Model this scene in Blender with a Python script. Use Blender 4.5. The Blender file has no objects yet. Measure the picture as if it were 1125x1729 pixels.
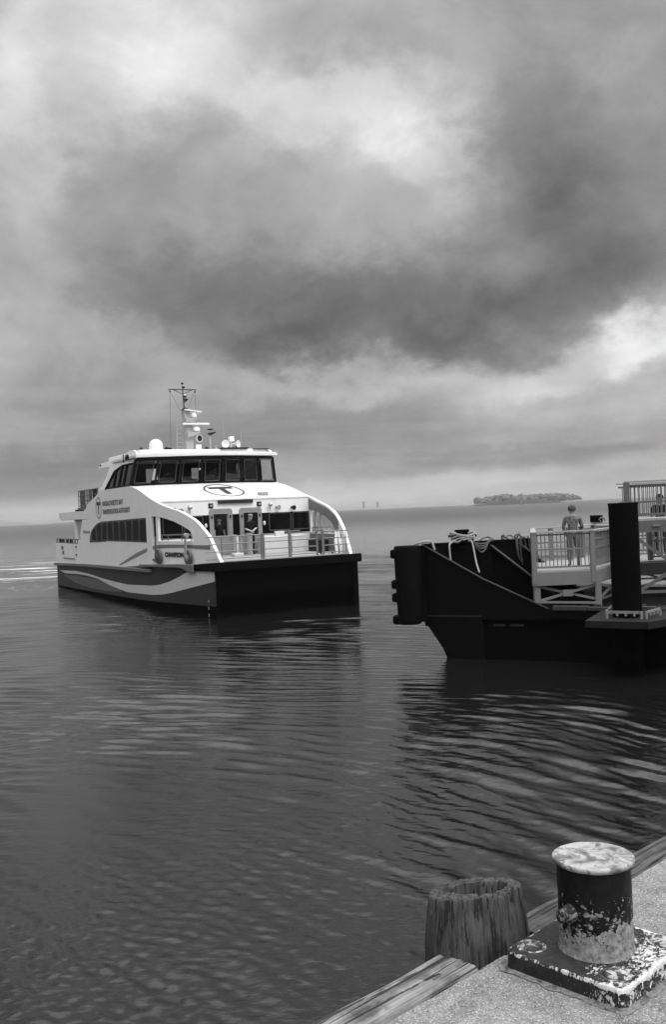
import bpy, bmesh, math, random
import numpy as np
from mathutils import Vector, Matrix, noise
R = math.radians
random.seed(7)
scene = bpy.context.scene
COL = scene.collection

# ---------------------------------------------------------------- camera
cam_d = bpy.data.cameras.new("camera")
cam = bpy.data.objects.new("camera", cam_d)
COL.objects.link(cam)
cam_d.sensor_fit = 'VERTICAL'
cam_d.sensor_height = 36.0
cam_d.lens = 1650.0 / 1729.0 * 36.0
cam_d.clip_start = 0.05
cam_d.clip_end = 20000
cam.location = (0, 0, 4.4)
cam.matrix_world = (Matrix.Translation((0, 0, 4.4)) @ Matrix.Rotation(R(90 - 0.14), 4, 'X')
                    @ Matrix.Rotation(R(-2.46), 4, 'Z'))
scene.camera = cam

# ---------------------------------------------------------------- exposure
scene.view_settings.view_transform = 'Standard'
scene.view_settings.look = 'None'
scene.view_settings.exposure = 0.0
scene.view_settings.gamma = 1.0

# ---------------------------------------------------------------- sky
SUN_EL, SUN_AZ = R(58), R(150)          # azimuth clockwise from +Y: behind the camera, to the right
world = bpy.data.worlds.new("World")
scene.world = world
world.use_nodes = True
wt = world.node_tree
wt.nodes.clear()

class NT:
    def __init__(s, tree): s.t = tree
    def n(s, typ, **kw):
        nd = s.t.nodes.new(typ)
        for k, v in kw.items(): setattr(nd, k, v)
        return nd
    def put(s, sock, v):
        if v is None: return
        if hasattr(v, 'is_output') or isinstance(v, bpy.types.NodeSocket): s.t.links.new(v, sock)
        else: sock.default_value = v
    def m(s, op, a, b=None, c=None, clamp=False):
        nd = s.n('ShaderNodeMath', operation=op, use_clamp=clamp)
        for i, v in enumerate((a, b, c)): s.put(nd.inputs[i], v)
        return nd.outputs[0]
    def v(s, op, a, b=None, out=0):
        nd = s.n('ShaderNodeVectorMath', operation=op)
        s.put(nd.inputs[0], a)
        if b is not None:
            s.put(nd.inputs[3 if op == 'SCALE' else 1], b)
        return nd.outputs[out]
    def noise(s, vec, scale, detail=4, rough=.5, dist=0., dim='3D', out=0, norm=True):
        nd = s.n('ShaderNodeTexNoise', noise_dimensions=dim, normalize=norm)
        s.put(nd.inputs['Vector'], vec)
        nd.inputs['Scale'].default_value = scale; nd.inputs['Detail'].default_value = detail
        nd.inputs['Roughness'].default_value = rough; nd.inputs['Distortion'].default_value = dist
        return nd.outputs[out]
    def maps(s, vec, loc=(0,0,0), rot=(0,0,0), sc=(1,1,1), typ='POINT'):
        nd = s.n('ShaderNodeMapping', vector_type=typ)
        s.put(nd.inputs[0], vec)
        nd.inputs[1].default_value = loc; nd.inputs[2].default_value = rot; nd.inputs[3].default_value = sc
        return nd.outputs[0]
    def ramp(s, f, a, b, lo=0., hi=1., smooth=True):
        nd = s.n('ShaderNodeMapRange', interpolation_type='SMOOTHSTEP' if smooth else 'LINEAR')
        s.put(nd.inputs[0], f)
        for i, v in zip((1, 2, 3, 4), (a, b, lo, hi)): s.put(nd.inputs[i], v)
        return nd.outputs[0]
    def mix(s, f, a, b):
        nd = s.n('ShaderNodeMix', data_type='FLOAT')
        s.put(nd.inputs[0], f); s.put(nd.inputs[2], a); s.put(nd.inputs[3], b)
        return nd.outputs[0]

W = NT(wt)
SKY_BLOBS = [(-13.0,24.9,5.6,3.82,2,0.13),(-8.0,26.2,4.5,2.9,2,0.11),(-17.5,21.0,2.08,4.51,2,0.13),(-5.5,24.1,4.17,2.08,2,0.06),(1.6,22.0,5.6,2.2,2,0.20),(6.3,20.0,2.6,1.7,-28,0.10),(12.8,19.9,3.6,3.6,-18,-0.14),(17.5,16.4,4.51,4.51,2,-0.10),(11.5,13.6,5.21,3.13,2,-0.09),(-4.3,11.6,7.4,2.9,2,-0.13),(3.6,11.0,6.3,2.6,2,-0.13),(12.0,10.6,5.56,1.91,17,-0.10),(-9.9,12.6,4.17,2.08,2,-0.06),(-13.6,17.8,3.82,2.82,2,-0.06),(-6.5,18.9,5.21,2.43,2,-0.03),(-3.5,9.4,2.95,1.18,2,-0.08),(5.2,9.2,2.08,1.11,2,-0.08),(-16.3,14.4,2.78,2.08,2,0.03),(-15.9,10.6,3.82,1.39,2,0.05),(18.1,8.9,2.60,1.32,2,0.20),(13.9,7.5,5.21,0.97,16,0.12),(2.3,7.5,5.90,0.76,2,0.09),(9.5,6.9,3.13,1.04,2,0.06),(-10.6,9.8,2.78,0.87,-18,0.08),(15.1,5.7,5.21,1.04,2,0.07),(-14.4,7.3,2.78,0.87,2,-0.04),(-2.0,5.0,11.11,1.39,2,-0.09),(-17.2,2.7,5.56,1.32,2,-0.13),(-7.2,4.1,5.56,1.04,2,-0.04),(11.7,2.7,5.90,0.69,2,-0.09),(3.2,3.0,4.17,0.69,2,-0.05),(3.1,1.1,11.46,0.59,4,0.09),(5.5,17.5,5.56,2.08,2,0.05),(18.5,23.5,3.13,2.08,2,-0.02)]
SKY_BASE = 0.665
tc = W.n('ShaderNodeTexCoord').outputs['Generated']
dirn = W.v('NORMALIZE', tc)
sep = W.n('ShaderNodeSeparateXYZ'); wt.links.new(dirn, sep.inputs[0])
az = W.m('MULTIPLY', W.m('ARCTAN2', sep.outputs[0], sep.outputs[1]), 57.2958)
el = W.m('MULTIPLY', W.m('ARCSINE', sep.outputs[2]), 57.2958)
comb = W.n('ShaderNodeCombineXYZ'); wt.links.new(az, comb.inputs[0]); wt.links.new(el, comb.inputs[1])
# cloud-shaped warp, flattened towards the horizon
flat = W.maps(dirn, sc=(1, 1, 1.45))
w1 = W.v('SCALE', W.v('SUBTRACT', W.noise(flat, 5, 3, .55, out=1), (.5, .5, .5)), 5.0)
w2 = W.v('SCALE', W.v('SUBTRACT', W.noise(flat, 15, 7, .62, out=1), (.5, .5, .5)), 5.6)
damp = W.ramp(el, -1, 14, .25, 1.0)
warp = W.v('SCALE', W.v('ADD', w1, w2), damp)
pos = W.v('ADD', comb.outputs[0], warp)
acc = None
for (a0, e0, sx, sy, rot, amp) in SKY_BLOBS:
    q = W.maps(pos, loc=(a0, e0, 0), rot=(0, 0, R(rot)), sc=(sx, sy, 1e4), typ='TEXTURE')
    d2 = W.v('DOT_PRODUCT', q, q, out=1)
    g = W.m('EXPONENT', W.m('MULTIPLY', d2, -.5)); g = W.m('ADD', W.m('MULTIPLY', g, .35), W.m('MULTIPLY', W.ramp(g, .22, .82), .65))
    acc = W.m('MULTIPLY_ADD', g, amp * 1.02, SKY_BASE if acc is None else acc)
# billow detail
bil = W.m('SUBTRACT', W.noise(flat, 9, 8, .58, .6), .5)
fine = W.m('SUBTRACT', W.noise(flat, 38, 6, .6, .4), .5)
acc = W.m('ADD', acc, W.m('MULTIPLY', bil, W.ramp(el, 0, 12, .12, .24)))
acc = W.m('ADD', acc, W.m('MULTIPLY', fine, .06))
strat = W.m('SUBTRACT', W.noise(W.maps(dirn, sc=(1, 1, 9)), 6, 5, .55, .5), .5)
acc = W.m('ADD', acc, W.m('MULTIPLY', strat, W.ramp(el, 3, 11, .22, 0)))
# brighter cloud overhead and behind the viewer
acc = W.m('ADD', acc, W.ramp(el, 26, 37, 0, .82))
rightish = W.m('COSINE', W.m('SUBTRACT', W.m('MULTIPLY', az, 1 / 57.2958), R(122)))
acc = W.m('ADD', acc, W.m('MULTIPLY', rightish, W.ramp(W.m('ABSOLUTE', az), 28, 70, 0, .32)))
lin = W.m('POWER', W.m('MAXIMUM', acc, .05), 2.2)
lin = W.m('MULTIPLY', lin, W.ramp(el, -6, -1, .25, 1.0))
SKY_STR = 0.1
sky = W.n('ShaderNodeTexSky', sky_type='NISHITA', sun_disc=False)
sky.sun_elevation = SUN_EL; sky.sun_rotation = SUN_AZ; sky.air_density = 2; sky.dust_density = 5
bw = W.n('ShaderNodeRGBToBW'); wt.links.new(sky.outputs[0], bw.inputs[0])
tot = W.m('ADD', W.m('MULTIPLY', lin, .94 / SKY_STR), W.m('MULTIPLY', W.m('MINIMUM', bw.outputs[0], 20.), .03))
bg = W.n('ShaderNodeBackground'); bg.inputs[1].default_value = SKY_STR
wt.links.new(tot, bg.inputs[0])
wo = W.n('ShaderNodeOutputWorld'); wt.links.new(bg.outputs[0], wo.inputs[0])
world.cycles.sampling_method = 'MANUAL'
world.cycles.sample_map_resolution = 512

# ---------------------------------------------------------------- sun (overcast)
sun_d = bpy.data.lights.new("sun", 'SUN')
sun_d.energy = 1.4
sun_d.angle = R(25)
sun_d.color = (1.0, 1.0, 1.0)
sun = bpy.data.objects.new("sun", sun_d)
COL.objects.link(sun)
sd = Vector((math.sin(SUN_AZ) * math.cos(SUN_EL), math.cos(SUN_AZ) * math.cos(SUN_EL), math.sin(SUN_EL)))
sun.rotation_euler = sd.to_track_quat('Z', 'Y').to_euler()

# ---------------------------------------------------------------- helpers: materials
def new_mat(name):
    m = bpy.data.materials.new(name); m.use_nodes = True
    nt = m.node_tree; nt.nodes.clear()
    N = NT(nt)
    out = N.n('ShaderNodeOutputMaterial'); bs = N.n('ShaderNodeBsdfPrincipled')
    nt.links.new(bs.outputs[0], out.inputs[0])
    return m, N, bs, out

def gray(N, bs, v, name='Base Color'):
    if isinstance(v, (int, float)): bs.inputs[name].default_value = (v, v, v, 1)
    else: N.t.links.new(v, bs.inputs[name])

def bump(N, bs, h, strength=.5, dist=.01):
    b = N.n('ShaderNodeBump'); b.inputs['Strength'].default_value = strength
    b.inputs['Distance'].default_value = dist
    N.t.links.new(h, b.inputs['Height']); N.t.links.new(b.outputs[0], bs.inputs['Normal'])

def paint(name, v, rough=.45, var=.12, scale=3., metallic=0., bumps=0., spec=.5):
    """plain paint with slight dirt and weathering variation"""
    m, N, bs, out = new_mat(name)
    oc = N.n('ShaderNodeTexCoord').outputs['Object']
    n1 = N.noise(oc, scale, 5, .6); n2 = N.noise(N.maps(oc, sc=(6, 6, .7)), scale, 4, .6)
    f = N.m('ADD', N.m('MULTIPLY', n1, .6), N.m('MULTIPLY', n2, .4))
    gray(N, bs, N.ramp(f, .25, .75, v * (1 - var), v * (1 + var), False))
    bs.inputs['Roughness'].default_value = rough; bs.inputs['Metallic'].default_value = metallic
    bs.inputs['Specular IOR Level'].default_value = spec
    if bumps: bump(N, bs, N.noise(oc, scale * 12, 4, .6), bumps, .01)
    return m

# ---------------------------------------------------------------- helpers: meshes
class MB:
    def __init__(s): s.v = []; s.f = []; s.mi = []; s.cur = 0
    def add(s, vs, fs):
        o = len(s.v); s.v += [tuple(p) for p in vs]
        s.f += [tuple(o + i for i in f) for f in fs]; s.mi += [s.cur] * len(fs); return s
    def box(s, x0, x1, y0, y1, z0, z1):
        vs = [(x, y, z) for z in (z0, z1) for y in (y0, y1) for x in (x0, x1)]
        return s.add(vs, [(0, 2, 3, 1), (4, 5, 7, 6), (0, 1, 5, 4), (2, 6, 7, 3), (0, 4, 6, 2), (1, 3, 7, 5)])
    def obox(s, c, size, rz=0., rx=0., ry=0.):
        M = Matrix.Translation(c) @ Matrix.Rotation(rz, 4, 'Z') @ Matrix.Rotation(ry, 4, 'Y') @ Matrix.Rotation(rx, 4, 'X')
        h = [k / 2 for k in size]
        vs = [M @ Vector((x * h[0], y * h[1], z * h[2])) for z in (-1, 1) for y in (-1, 1) for x in (-1, 1)]
        return s.add(vs, [(0, 2, 3, 1), (4, 5, 7, 6), (0, 1, 5, 4), (2, 6, 7, 3), (0, 4, 6, 2), (1, 3, 7, 5)])
    def bar(s, p, q, w, h, up=(0, 0, 1)):
        """rectangular bar from p to q: w sideways, h along up"""
        p = Vector(p); q = Vector(q); d = (q - p).normalized(); u = Vector(up)
        sd_ = d.cross(u)
        if sd_.length < 1e-4: sd_ = Vector((1, 0, 0))
        sd_.normalize(); u = sd_.cross(d).normalized()
        vs = [a + sd_ * (w / 2 * i) + u * (h / 2 * j) for a in (p, q) for i, j in ((-1, -1), (1, -1), (1, 1), (-1, 1))]
        return s.add(vs, [(3, 2, 1, 0), (4, 5, 6, 7), (0, 1, 5, 4), (1, 2, 6, 5), (2, 3, 7, 6), (3, 0, 4, 7)])
    def tube(s, pts, r, n=8, close=False, caps=True):
        """round tube through points; r is a number or one radius per point"""
        P = [Vector(p) for p in pts]; k = len(P)
        rr = r if isinstance(r, (list, tuple)) else [r] * k
        rings = []; ref = None
        for i in range(k):
            if close: d = P[(i + 1) % k] - P[i - 1]
            else: d = P[min(i + 1, k - 1)] - P[max(i - 1, 0)]
            d.normalize()
            if ref is None:
                ref = Vector((0, 0, 1)) if abs(d.z) < .9 else Vector((1, 0, 0))
            a = ref - d * ref.dot(d)
            if a.length < 1e-5: a = d.orthogonal()
            a.normalize(); b = d.cross(a); ref = a
            rings.append([P[i] + (a * math.cos(t) + b * math.sin(t)) * rr[i] for t in (2 * math.pi * j / n for j in range(n))])
        vs = [p for rg in rings for p in rg]; fs = []
        for i in range(k if close else k - 1):
            i2 = (i + 1) % k
            for j in range(n):
                j2 = (j + 1) % n
                fs.append((i * n + j, i * n + j2, i2 * n + j2, i2 * n + j))
        if caps and not close:
            fs.append(tuple(range(n - 1, -1, -1))); fs.append(tuple((k - 1) * n + j for j in range(n)))
        return s.add(vs, fs)
    def cyl(s, c, r, h, n=24, r2=None):
        return s.tube([c, (c[0], c[1], c[2] + h)], [r, r if r2 is None else r2], n)
    def lathe(s, prof, c=(0, 0, 0), n=32, axis=None):
        """prof: list of (radius, height) bottom to top"""
        vs = []; fs = []
        for (r, z) in prof:
            for j in range(n):
                t = 2 * math.pi * j / n; vs.append(Vector((r * math.cos(t), r * math.sin(t), z)))
        for i in range(len(prof) - 1):
            for j in range(n):
                j2 = (j + 1) % n; fs.append((i * n + j, i * n + j2, (i + 1) * n + j2, (i + 1) * n + j))
        fs.append(tuple(range(n - 1, -1, -1))); fs.append(tuple((len(prof) - 1) * n + j for j in range(n)))
        M = Matrix.Translation(c)
        if axis is not None: M = M @ Vector(axis).to_track_quat('Z', 'Y').to_matrix().to_4x4()
        return s.add([M @ v for v in vs], fs)
    def prism(s, poly, fn0, fn1):
        """closed solid between two images of a 2-D polygon (concave allowed)"""
        n = len(poly)
        from mathutils.geometry import tessellate_polygon
        tri = tessellate_polygon([[Vector((a, b, 0)) for a, b in poly]])
        v0 = [fn0(*p) for p in poly]; v1 = [fn1(*p) for p in poly]
        fs = [tuple(t) for t in tri] + [tuple(n + i for i in reversed(t)) for t in tri]
        fs += [(i, (i + 1) % n, n + (i + 1) % n, n + i) for i in range(n)]
        return s.add(v0 + v1, fs)
    def ico(s, c, r, sub=2, sc=(1, 1, 1), disp=0., seed=0.):
        bm = bmesh.new(); bmesh.ops.create_icosphere(bm, subdivisions=sub, radius=1)
        vs = []
        for v in bm.verts:
            p = v.co.copy(); k = 1 + disp * noise.noise(p * 1.7 + Vector((seed, seed * 2, 0)))
            vs.append((c[0] + p.x * r * sc[0] * k, c[1] + p.y * r * sc[1] * k, c[2] + p.z * r * sc[2] * k))
        fs = [tuple(v.index for v in f.verts) for f in bm.faces]; bm.free()
        return s.add(vs, fs)
    def build(s, name, mats, parent=None, smooth=False, bevel=0., angle=40):
        me = bpy.data.meshes.new(name)
        me.from_pydata(s.v, [], s.f)
        if not isinstance(mats, (list, tuple)): mats = [mats]
        for m in mats: me.materials.append(m)
        if len(mats) > 1:
            me.polygons.foreach_set('material_index', s.mi)
        bm = bmesh.new(); bm.from_mesh(me)
        bmesh.ops.recalc_face_normals(bm, faces=bm.faces); bm.to_mesh(me); bm.free()
        o = bpy.data.objects.new(name, me); COL.objects.link(o)
        if parent is not None: o.parent = parent
        if smooth:
            me.polygons.foreach_set('use_smooth', [True] * len(me.polygons))
            try: me.set_sharp_from_angle(angle=R(angle))
            except Exception: pass
        if bevel:
            b = o.modifiers.new('bevel', 'BEVEL'); b.width = bevel; b.segments = 2; b.limit_method = 'ANGLE'; b.angle_limit = R(35)
        me.update()
        return o

def empty(name, loc=(0, 0, 0), rz=0.):
    o = bpy.data.objects.new(name, None); COL.objects.link(o)
    o.location = loc; o.rotation_euler = (0, 0, rz); o.empty_display_size = .2
    return o
def tag(o, label=None, cat=None, group=None, kind=None):
    if label: o['label'] = label
    if cat: o['category'] = cat
    if group: o['group'] = group
    if kind: o['kind'] = kind
    return o
def text_mesh(name, body, size, mat, parent, place, bold=0.0, extrude=.004, width=None):
    """flat lettering turned into mesh; place maps (x, y, z) of the text to the surface"""
    cu = bpy.data.curves.new(name, 'FONT'); cu.body = body; cu.size = size
    cu.extrude = extrude; cu.offset = bold; cu.align_x = 'LEFT'
    tmp = bpy.data.objects.new('tmp', cu); COL.objects.link(tmp)
    bpy.context.view_layer.update()
    me = bpy.data.meshes.new_from_object(tmp); bpy.data.objects.remove(tmp)
    me.name = name; me.materials.clear(); me.materials.append(mat)
    xs = [v.co.x for v in me.vertices]; k = 1.
    if width: k = width / (max(xs) - min(xs))
    x0 = min(xs)
    for v in me.vertices: v.co = place((v.co.x - x0) * k, v.co.y, v.co.z)
    o = bpy.data.objects.new(name, me); COL.objects.link(o); o.parent = parent
    return o

# ================================================================ WATER
def make_water():
    rs = [1.6]
    while rs[-1] < 95: rs.append(rs[-1] + max(.016, rs[-1] * .0021))
    while rs[-1] < 9000: rs.append(rs[-1] * 1.022)
    rs = np.array(rs)
    th = list(np.linspace(-180, -33, 50)[:-1]) + list(np.linspace(-33, 33, 620)[:-1]) + list(np.linspace(33, 180, 50)[:-1])
    th = np.radians(np.array(th)); nr, na = len(rs), len(th)
    RR, TT = np.meshgrid(rs, th, indexing='ij')
    X = RR * np.sin(TT); Y = RR * np.cos(TT)
    rng = np.random.default_rng(5)
    # slow wandering of the ripple field so that crests bend and break up
    wx = .55 * np.sin(.31 * X + .17 * Y + 1.) + .35 * np.sin(.11 * X - .43 * Y + 2.) + .05 * np.sin(.9 * X + .7 * Y) + .04 * np.sin(-1.1 * X + 1.3 * Y + 4.)
    wy = .55 * np.sin(.23 * X - .29 * Y + 3.) + .35 * np.sin(.47 * X + .13 * Y + 5.) + .05 * np.sin(.8 * X - 1.0 * Y + 1.) + .04 * np.sin(1.5 * X + .9 * Y + 2.)
    Xw, Yw = X + wx, Y + wy
    env1 = .75 + .35 * np.sin(.22 * X + .35 * Y + 1.3) + .3 * np.sin(-.5 * X + .21 * Y + .4) + .2 * np.sin(.9 * X + .55 * Y)
    env1 = np.clip(env1, .15, 1.6)
    env2 = np.clip(.8 + .4 * np.sin(-.35 * X + .45 * Y + 2.3) + .3 * np.sin(.8 * X - .31 * Y), .2, 1.6)
    Z = np.zeros_like(X)
    RHO = np.hypot(Xw + 9, Yw - 6); PHI = 18 * np.arctan2(Xw + 9, Yw - 6)
    def waves(n, l0, l1, d0, spread, slope, env, cell):
        nonlocal Z
        for i in range(n):
            lam = math.exp(rng.uniform(math.log(l0), math.log(l1)))
            a = R((d0 or 0) + rng.normal(0, spread)); k = 2 * math.pi / lam
            A = slope * math.sqrt(2 / n) / k
            if d0 is None:      # wake ripples: crests bend round a far centre
                a = R(rng.normal(0, spread)); ph = k * (math.cos(a) * RHO + math.sin(a) * PHI) + rng.uniform(0, 6.28)
            else: ph = k * (math.cos(a) * Xw + math.sin(a) * Yw) + rng.uniform(0, 6.28)
            fade = np.clip(1.6 - RR * cell / lam * 3.0, 0, 1)
            c = np.cos(ph)
            Z += A * env * fade * (c + .25 * np.cos(2 * ph))
    waves(10, 2.6, 6.5, 50, 25, .008, 1., .0021)
    waves(26, .38, .88, None, 9, .098, env1, .0021)
    waves(18, .20, .38, None, 24, .040, env2, .0021)
    waves(20, .11, .24, 60, 60, .030, env2, .0021)
    verts = np.stack([X, Y, Z], -1).reshape(-1, 3)
    i = np.arange(nr - 1)[:, None] * na; j = np.arange(na)[None, :]; j2 = (j + 1) % na
    quads = np.stack([i + j, i + na + j, i + na + j2, i + j2], -1).reshape(-1, 4)
    # close the middle
    c = len(verts); verts = np.vstack([verts, [[0, 0, 0]]])
    tri = [(c, int(k), int((k + 1) % na)) for k in range(na)]
    me = bpy.data.meshes.new('water')
    me.vertices.add(len(verts)); me.vertices.foreach_set('co', verts.astype(np.float32).ravel())
    nl = quads.size + 3 * len(tri)
    me.loops.add(nl)
    li = np.concatenate([quads.ravel(), np.array(tri).ravel()]).astype(np.int32)
    me.loops.foreach_set('vertex_index', li)
    npoly = len(quads) + len(tri); me.polygons.add(npoly)
    ls = np.concatenate([np.arange(len(quads)) * 4, quads.size + np.arange(len(tri)) * 3]).astype(np.int32)
    me.polygons.foreach_set('loop_start', ls)
    me.polygons.foreach_set('use_smooth', np.ones(npoly, dtype=bool))
    me.update(calc_edges=True)
    o = bpy.data.objects.new('water', me); COL.objects.link(o)
    m, N, bs, out = new_mat('water')
    oc = N.n('ShaderNodeTexCoord').outputs['Object']
    foam_s = N.maps(oc, rot=(0, 0, R(-6)), sc=(.045, .30, 1))
    fn = N.noise(foam_s, 1.2, 7, .65, .5)
    # box of wake astern of the ferry
    sp = N.n('ShaderNodeSeparateXYZ'); N.t.links.new(oc, sp.inputs[0])
    dx = N.m('DIVIDE', N.m('ADD', sp.outputs[0], 33.), 15.); dy = N.m('DIVIDE', N.m('SUBTRACT', sp.outputs[1], 95.), 30.)
    # direction of travel: shear the box so that it trails behind the stern
    dx2 = N.m('ADD', dx, N.m('MULTIPLY', dy, .9))
    d = N.m('SQRT', N.m('ADD', N.m('MULTIPLY', dx2, dx2), N.m('MULTIPLY', dy, dy)))
    zone = N.ramp(d, .35, 1.15, 1., 0.)
    foam = N.m('MULTIPLY', N.ramp(fn, .52, .66), zone)
    stern = N.v('LENGTH', N.maps(oc, loc=(19.5, -66., 0)), out=1)
    churn = N.m('MULTIPLY', N.ramp(N.noise(oc, 1.6, 8, .7), .55, .68), N.ramp(stern, 1.5, 5.5, 1., 0.))
    foam = N.m('MAXIMUM', foam, churn)
    gray(N, bs, N.mix(foam, .006, .6))
    bs.inputs['IOR'].default_value = 1.333
    rad_ = N.v('LENGTH', oc, out=1)
    # ripples too small for the mesh to carry far out: a rougher surface there
    rg = N.m('ADD', N.ramp(rad_, 12, 70, .015, .045), N.ramp(rad_, 70, 420, 0, .20))
    N.t.links.new(N.mix(foam, rg, .7), bs.inputs['Roughness'])
    sub = N.maps(oc, rot=(0, 0, R(-42)), sc=(1, 2.2, 1))
    h1 = N.noise(sub, 2.4, 5, .6, .3); h2 = N.noise(sub, 9, 4, .6, .4); h3 = N.noise(oc, .35, 3, .5)
    h = N.m('ADD', N.m('MULTIPLY', h1, .6), N.m('ADD', N.m('MULTIPLY', h2, .14), N.m('MULTIPLY', h3, .9)))
    bump(N, bs, h, 1.0, WATER_BUMP)
    me.materials.append(m)
    tag(o, kind='structure')
    return o
WATER_BUMP = .015
FAR_BUMP = 11.0
make_water()
# ================================================================ QUAY AND THE THINGS ON IT
QE = Vector((.713, .701, 0)); QN = Vector((-.701, .713, 0)); QP = Vector((.1, 3.03, 0)); QZ = 2.8
def q(s, n, z): return QP + QE * s + QN * n + Vector((0, 0, z))

def concrete():
    m, N, bs, out = new_mat('concrete')
    oc = N.n('ShaderNodeTexCoord').outputs['Object']
    big = N.noise(oc, 2.2, 6, .6); mid = N.noise(oc, 14, 5, .65); sand = N.noise(oc, 330, 3, .75)
    vo = N.n('ShaderNodeTexVoronoi', feature='F1'); N.t.links.new(oc, vo.inputs['Vector']); vo.inputs['Scale'].default_value = 230
    bwv = N.n('ShaderNodeRGBToBW'); N.t.links.new(vo.outputs['Color'], bwv.inputs[0])
    agg = N.ramp(bwv.outputs[0], .62, .85, 0, 1); agd = N.ramp(bwv.outputs[0], .28, .12, 0, 1)
    v = N.m('ADD', N.ramp(big, .3, .7, .115, .205, False), N.m('MULTIPLY', N.m('SUBTRACT', mid, .5), .20))
    v = N.m('ADD', v, N.m('MULTIPLY', N.m('SUBTRACT', sand, .5), .42))
    v = N.m('ADD', v, N.m('MULTIPLY', agg, .16)); v = N.m('SUBTRACT', v, N.m('MULTIPLY', agd, .09))
    pit = N.ramp(N.noise(oc, 60, 2, .5), .30, .22, 0, 1)
    v = N.m('SUBTRACT', v, N.m('MULTIPLY', pit, .12))
    crk = N.n('ShaderNodeTexVoronoi', feature='DISTANCE_TO_EDGE'); N.t.links.new(N.v('ADD', oc, N.v('SCALE', N.noise(oc, 4, 5, .6, out=1), .35)), crk.inputs['Vector']); crk.inputs['Scale'].default_value = 1.3
    line = N.ramp(crk.outputs[0], .002, .008, .8, 0)
    v = N.mix(N.m('MULTIPLY', line, N.ramp(N.noise(oc, 1.6, 2, .5), .45, .6)), v, .05)
    v = N.m('MULTIPLY', v, N.ramp(N.noise(oc, 3.2, 6, .7, .6), .50, .70, 1., .68))
    gray(N, bs, N.m('MAXIMUM', v, .04)); bs.inputs['Roughness'].default_value = .92
    h = N.m('ADD', N.m('MULTIPLY', sand, .5), N.m('ADD', N.m('MULTIPLY', bwv.outputs[0], .2), mid))
    bump(N, bs, h, .6, .006)
    return m
M_CONC = concrete()

def make_quay():
    # finely divided top near the viewer with a worn edge, plain farther off; the face drops into the water
    s_ = [-12, -6, -3] + list(np.arange(-1.5, 3.5, .05)) + [4, 5, 7, 10, 16, 30]
    n_ = [0, -.006, -.015, -.03, -.06, -.12, -.2, -.3, -.45, -.7, -1.2, -2.2, -4, -8, -20]
    vs = []; fs = []
    for s in s_:
        w = .007 * noise.noise(Vector((s * 6, 0, 3))) + .004 * noise.noise(Vector((s * 25, 0, 3)))
        vs.append(q(s, w * .5, -2)); vs.append(q(s, w, QZ - .012))
        for k, n in enumerate(n_):
            z = QZ + .003 * noise.noise(Vector((s * 3, n * 3, 0)))
            if k == 0: z -= .004
            vs.append(q(s, n + (w if n > -.05 else 0) - (.006 if k == 0 else 0), z))
        vs.append(q(s, -20, -2))
    c = len(n_) + 3
    for i in range(len(s_) - 1):
        for j in range(c - 1):
            fs.append((i * c + j, i * c + j + 1, (i + 1) * c + j + 1, (i + 1) * c + j))
    mb = MB().add(vs, fs)
    o = mb.build('quay', M_CONC, smooth=True, angle=50)
    tag(o, kind='structure')
make_quay()

def wood(name, axis, lo, hi, seed=0., dark=.5, fine=1.):
    """weathered timber; axis is the local grain axis"""
    m, N, bs, out = new_mat(name)
    oc = N.n('ShaderNodeTexCoord').outputs['Object']
    def sc(a, b): return tuple(a if k == axis else b for k in range(3))
    g1 = N.noise(N.maps(oc, loc=(seed, 0, 0), sc=sc(1.5, 42 * fine)), 1, 6, .65, .35)
    g2 = N.noise(N.maps(oc, loc=(0, seed, 0), sc=sc(7, 190 * fine)), 1, 4, .7, .2)
    g3 = N.noise(oc, 7, 5, .6)
    crack = N.ramp(N.noise(N.maps(oc, loc=(5 + seed, 0, 0), sc=sc(.8, 58 * fine)), 1, 6, .62, .2), .44, .405, 0, 1)
    f = N.m('ADD', N.m('MULTIPLY', g1, .5), N.m('ADD', N.m('MULTIPLY', g2, .28), N.m('MULTIPLY', g3, .22)))
    v = N.ramp(f, .38, .62, lo, hi, False)
    v = N.mix(N.m('MULTIPLY', crack, .92), v, .012)
    stain = N.ramp(N.noise(oc, 4.5, 6, .65, .8), .50, .66, 0, dark)
    v = N.mix(stain, v, .02)
    gray(N, bs, v); bs.inputs['Roughness'].default_value = .85; bs.inputs['Specular IOR Level'].default_value = .3
    h = N.m('SUBTRACT', f, N.m('MULTIPLY', crack, .8))
    bump(N, bs, h, .9, .012)
    return m

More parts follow.
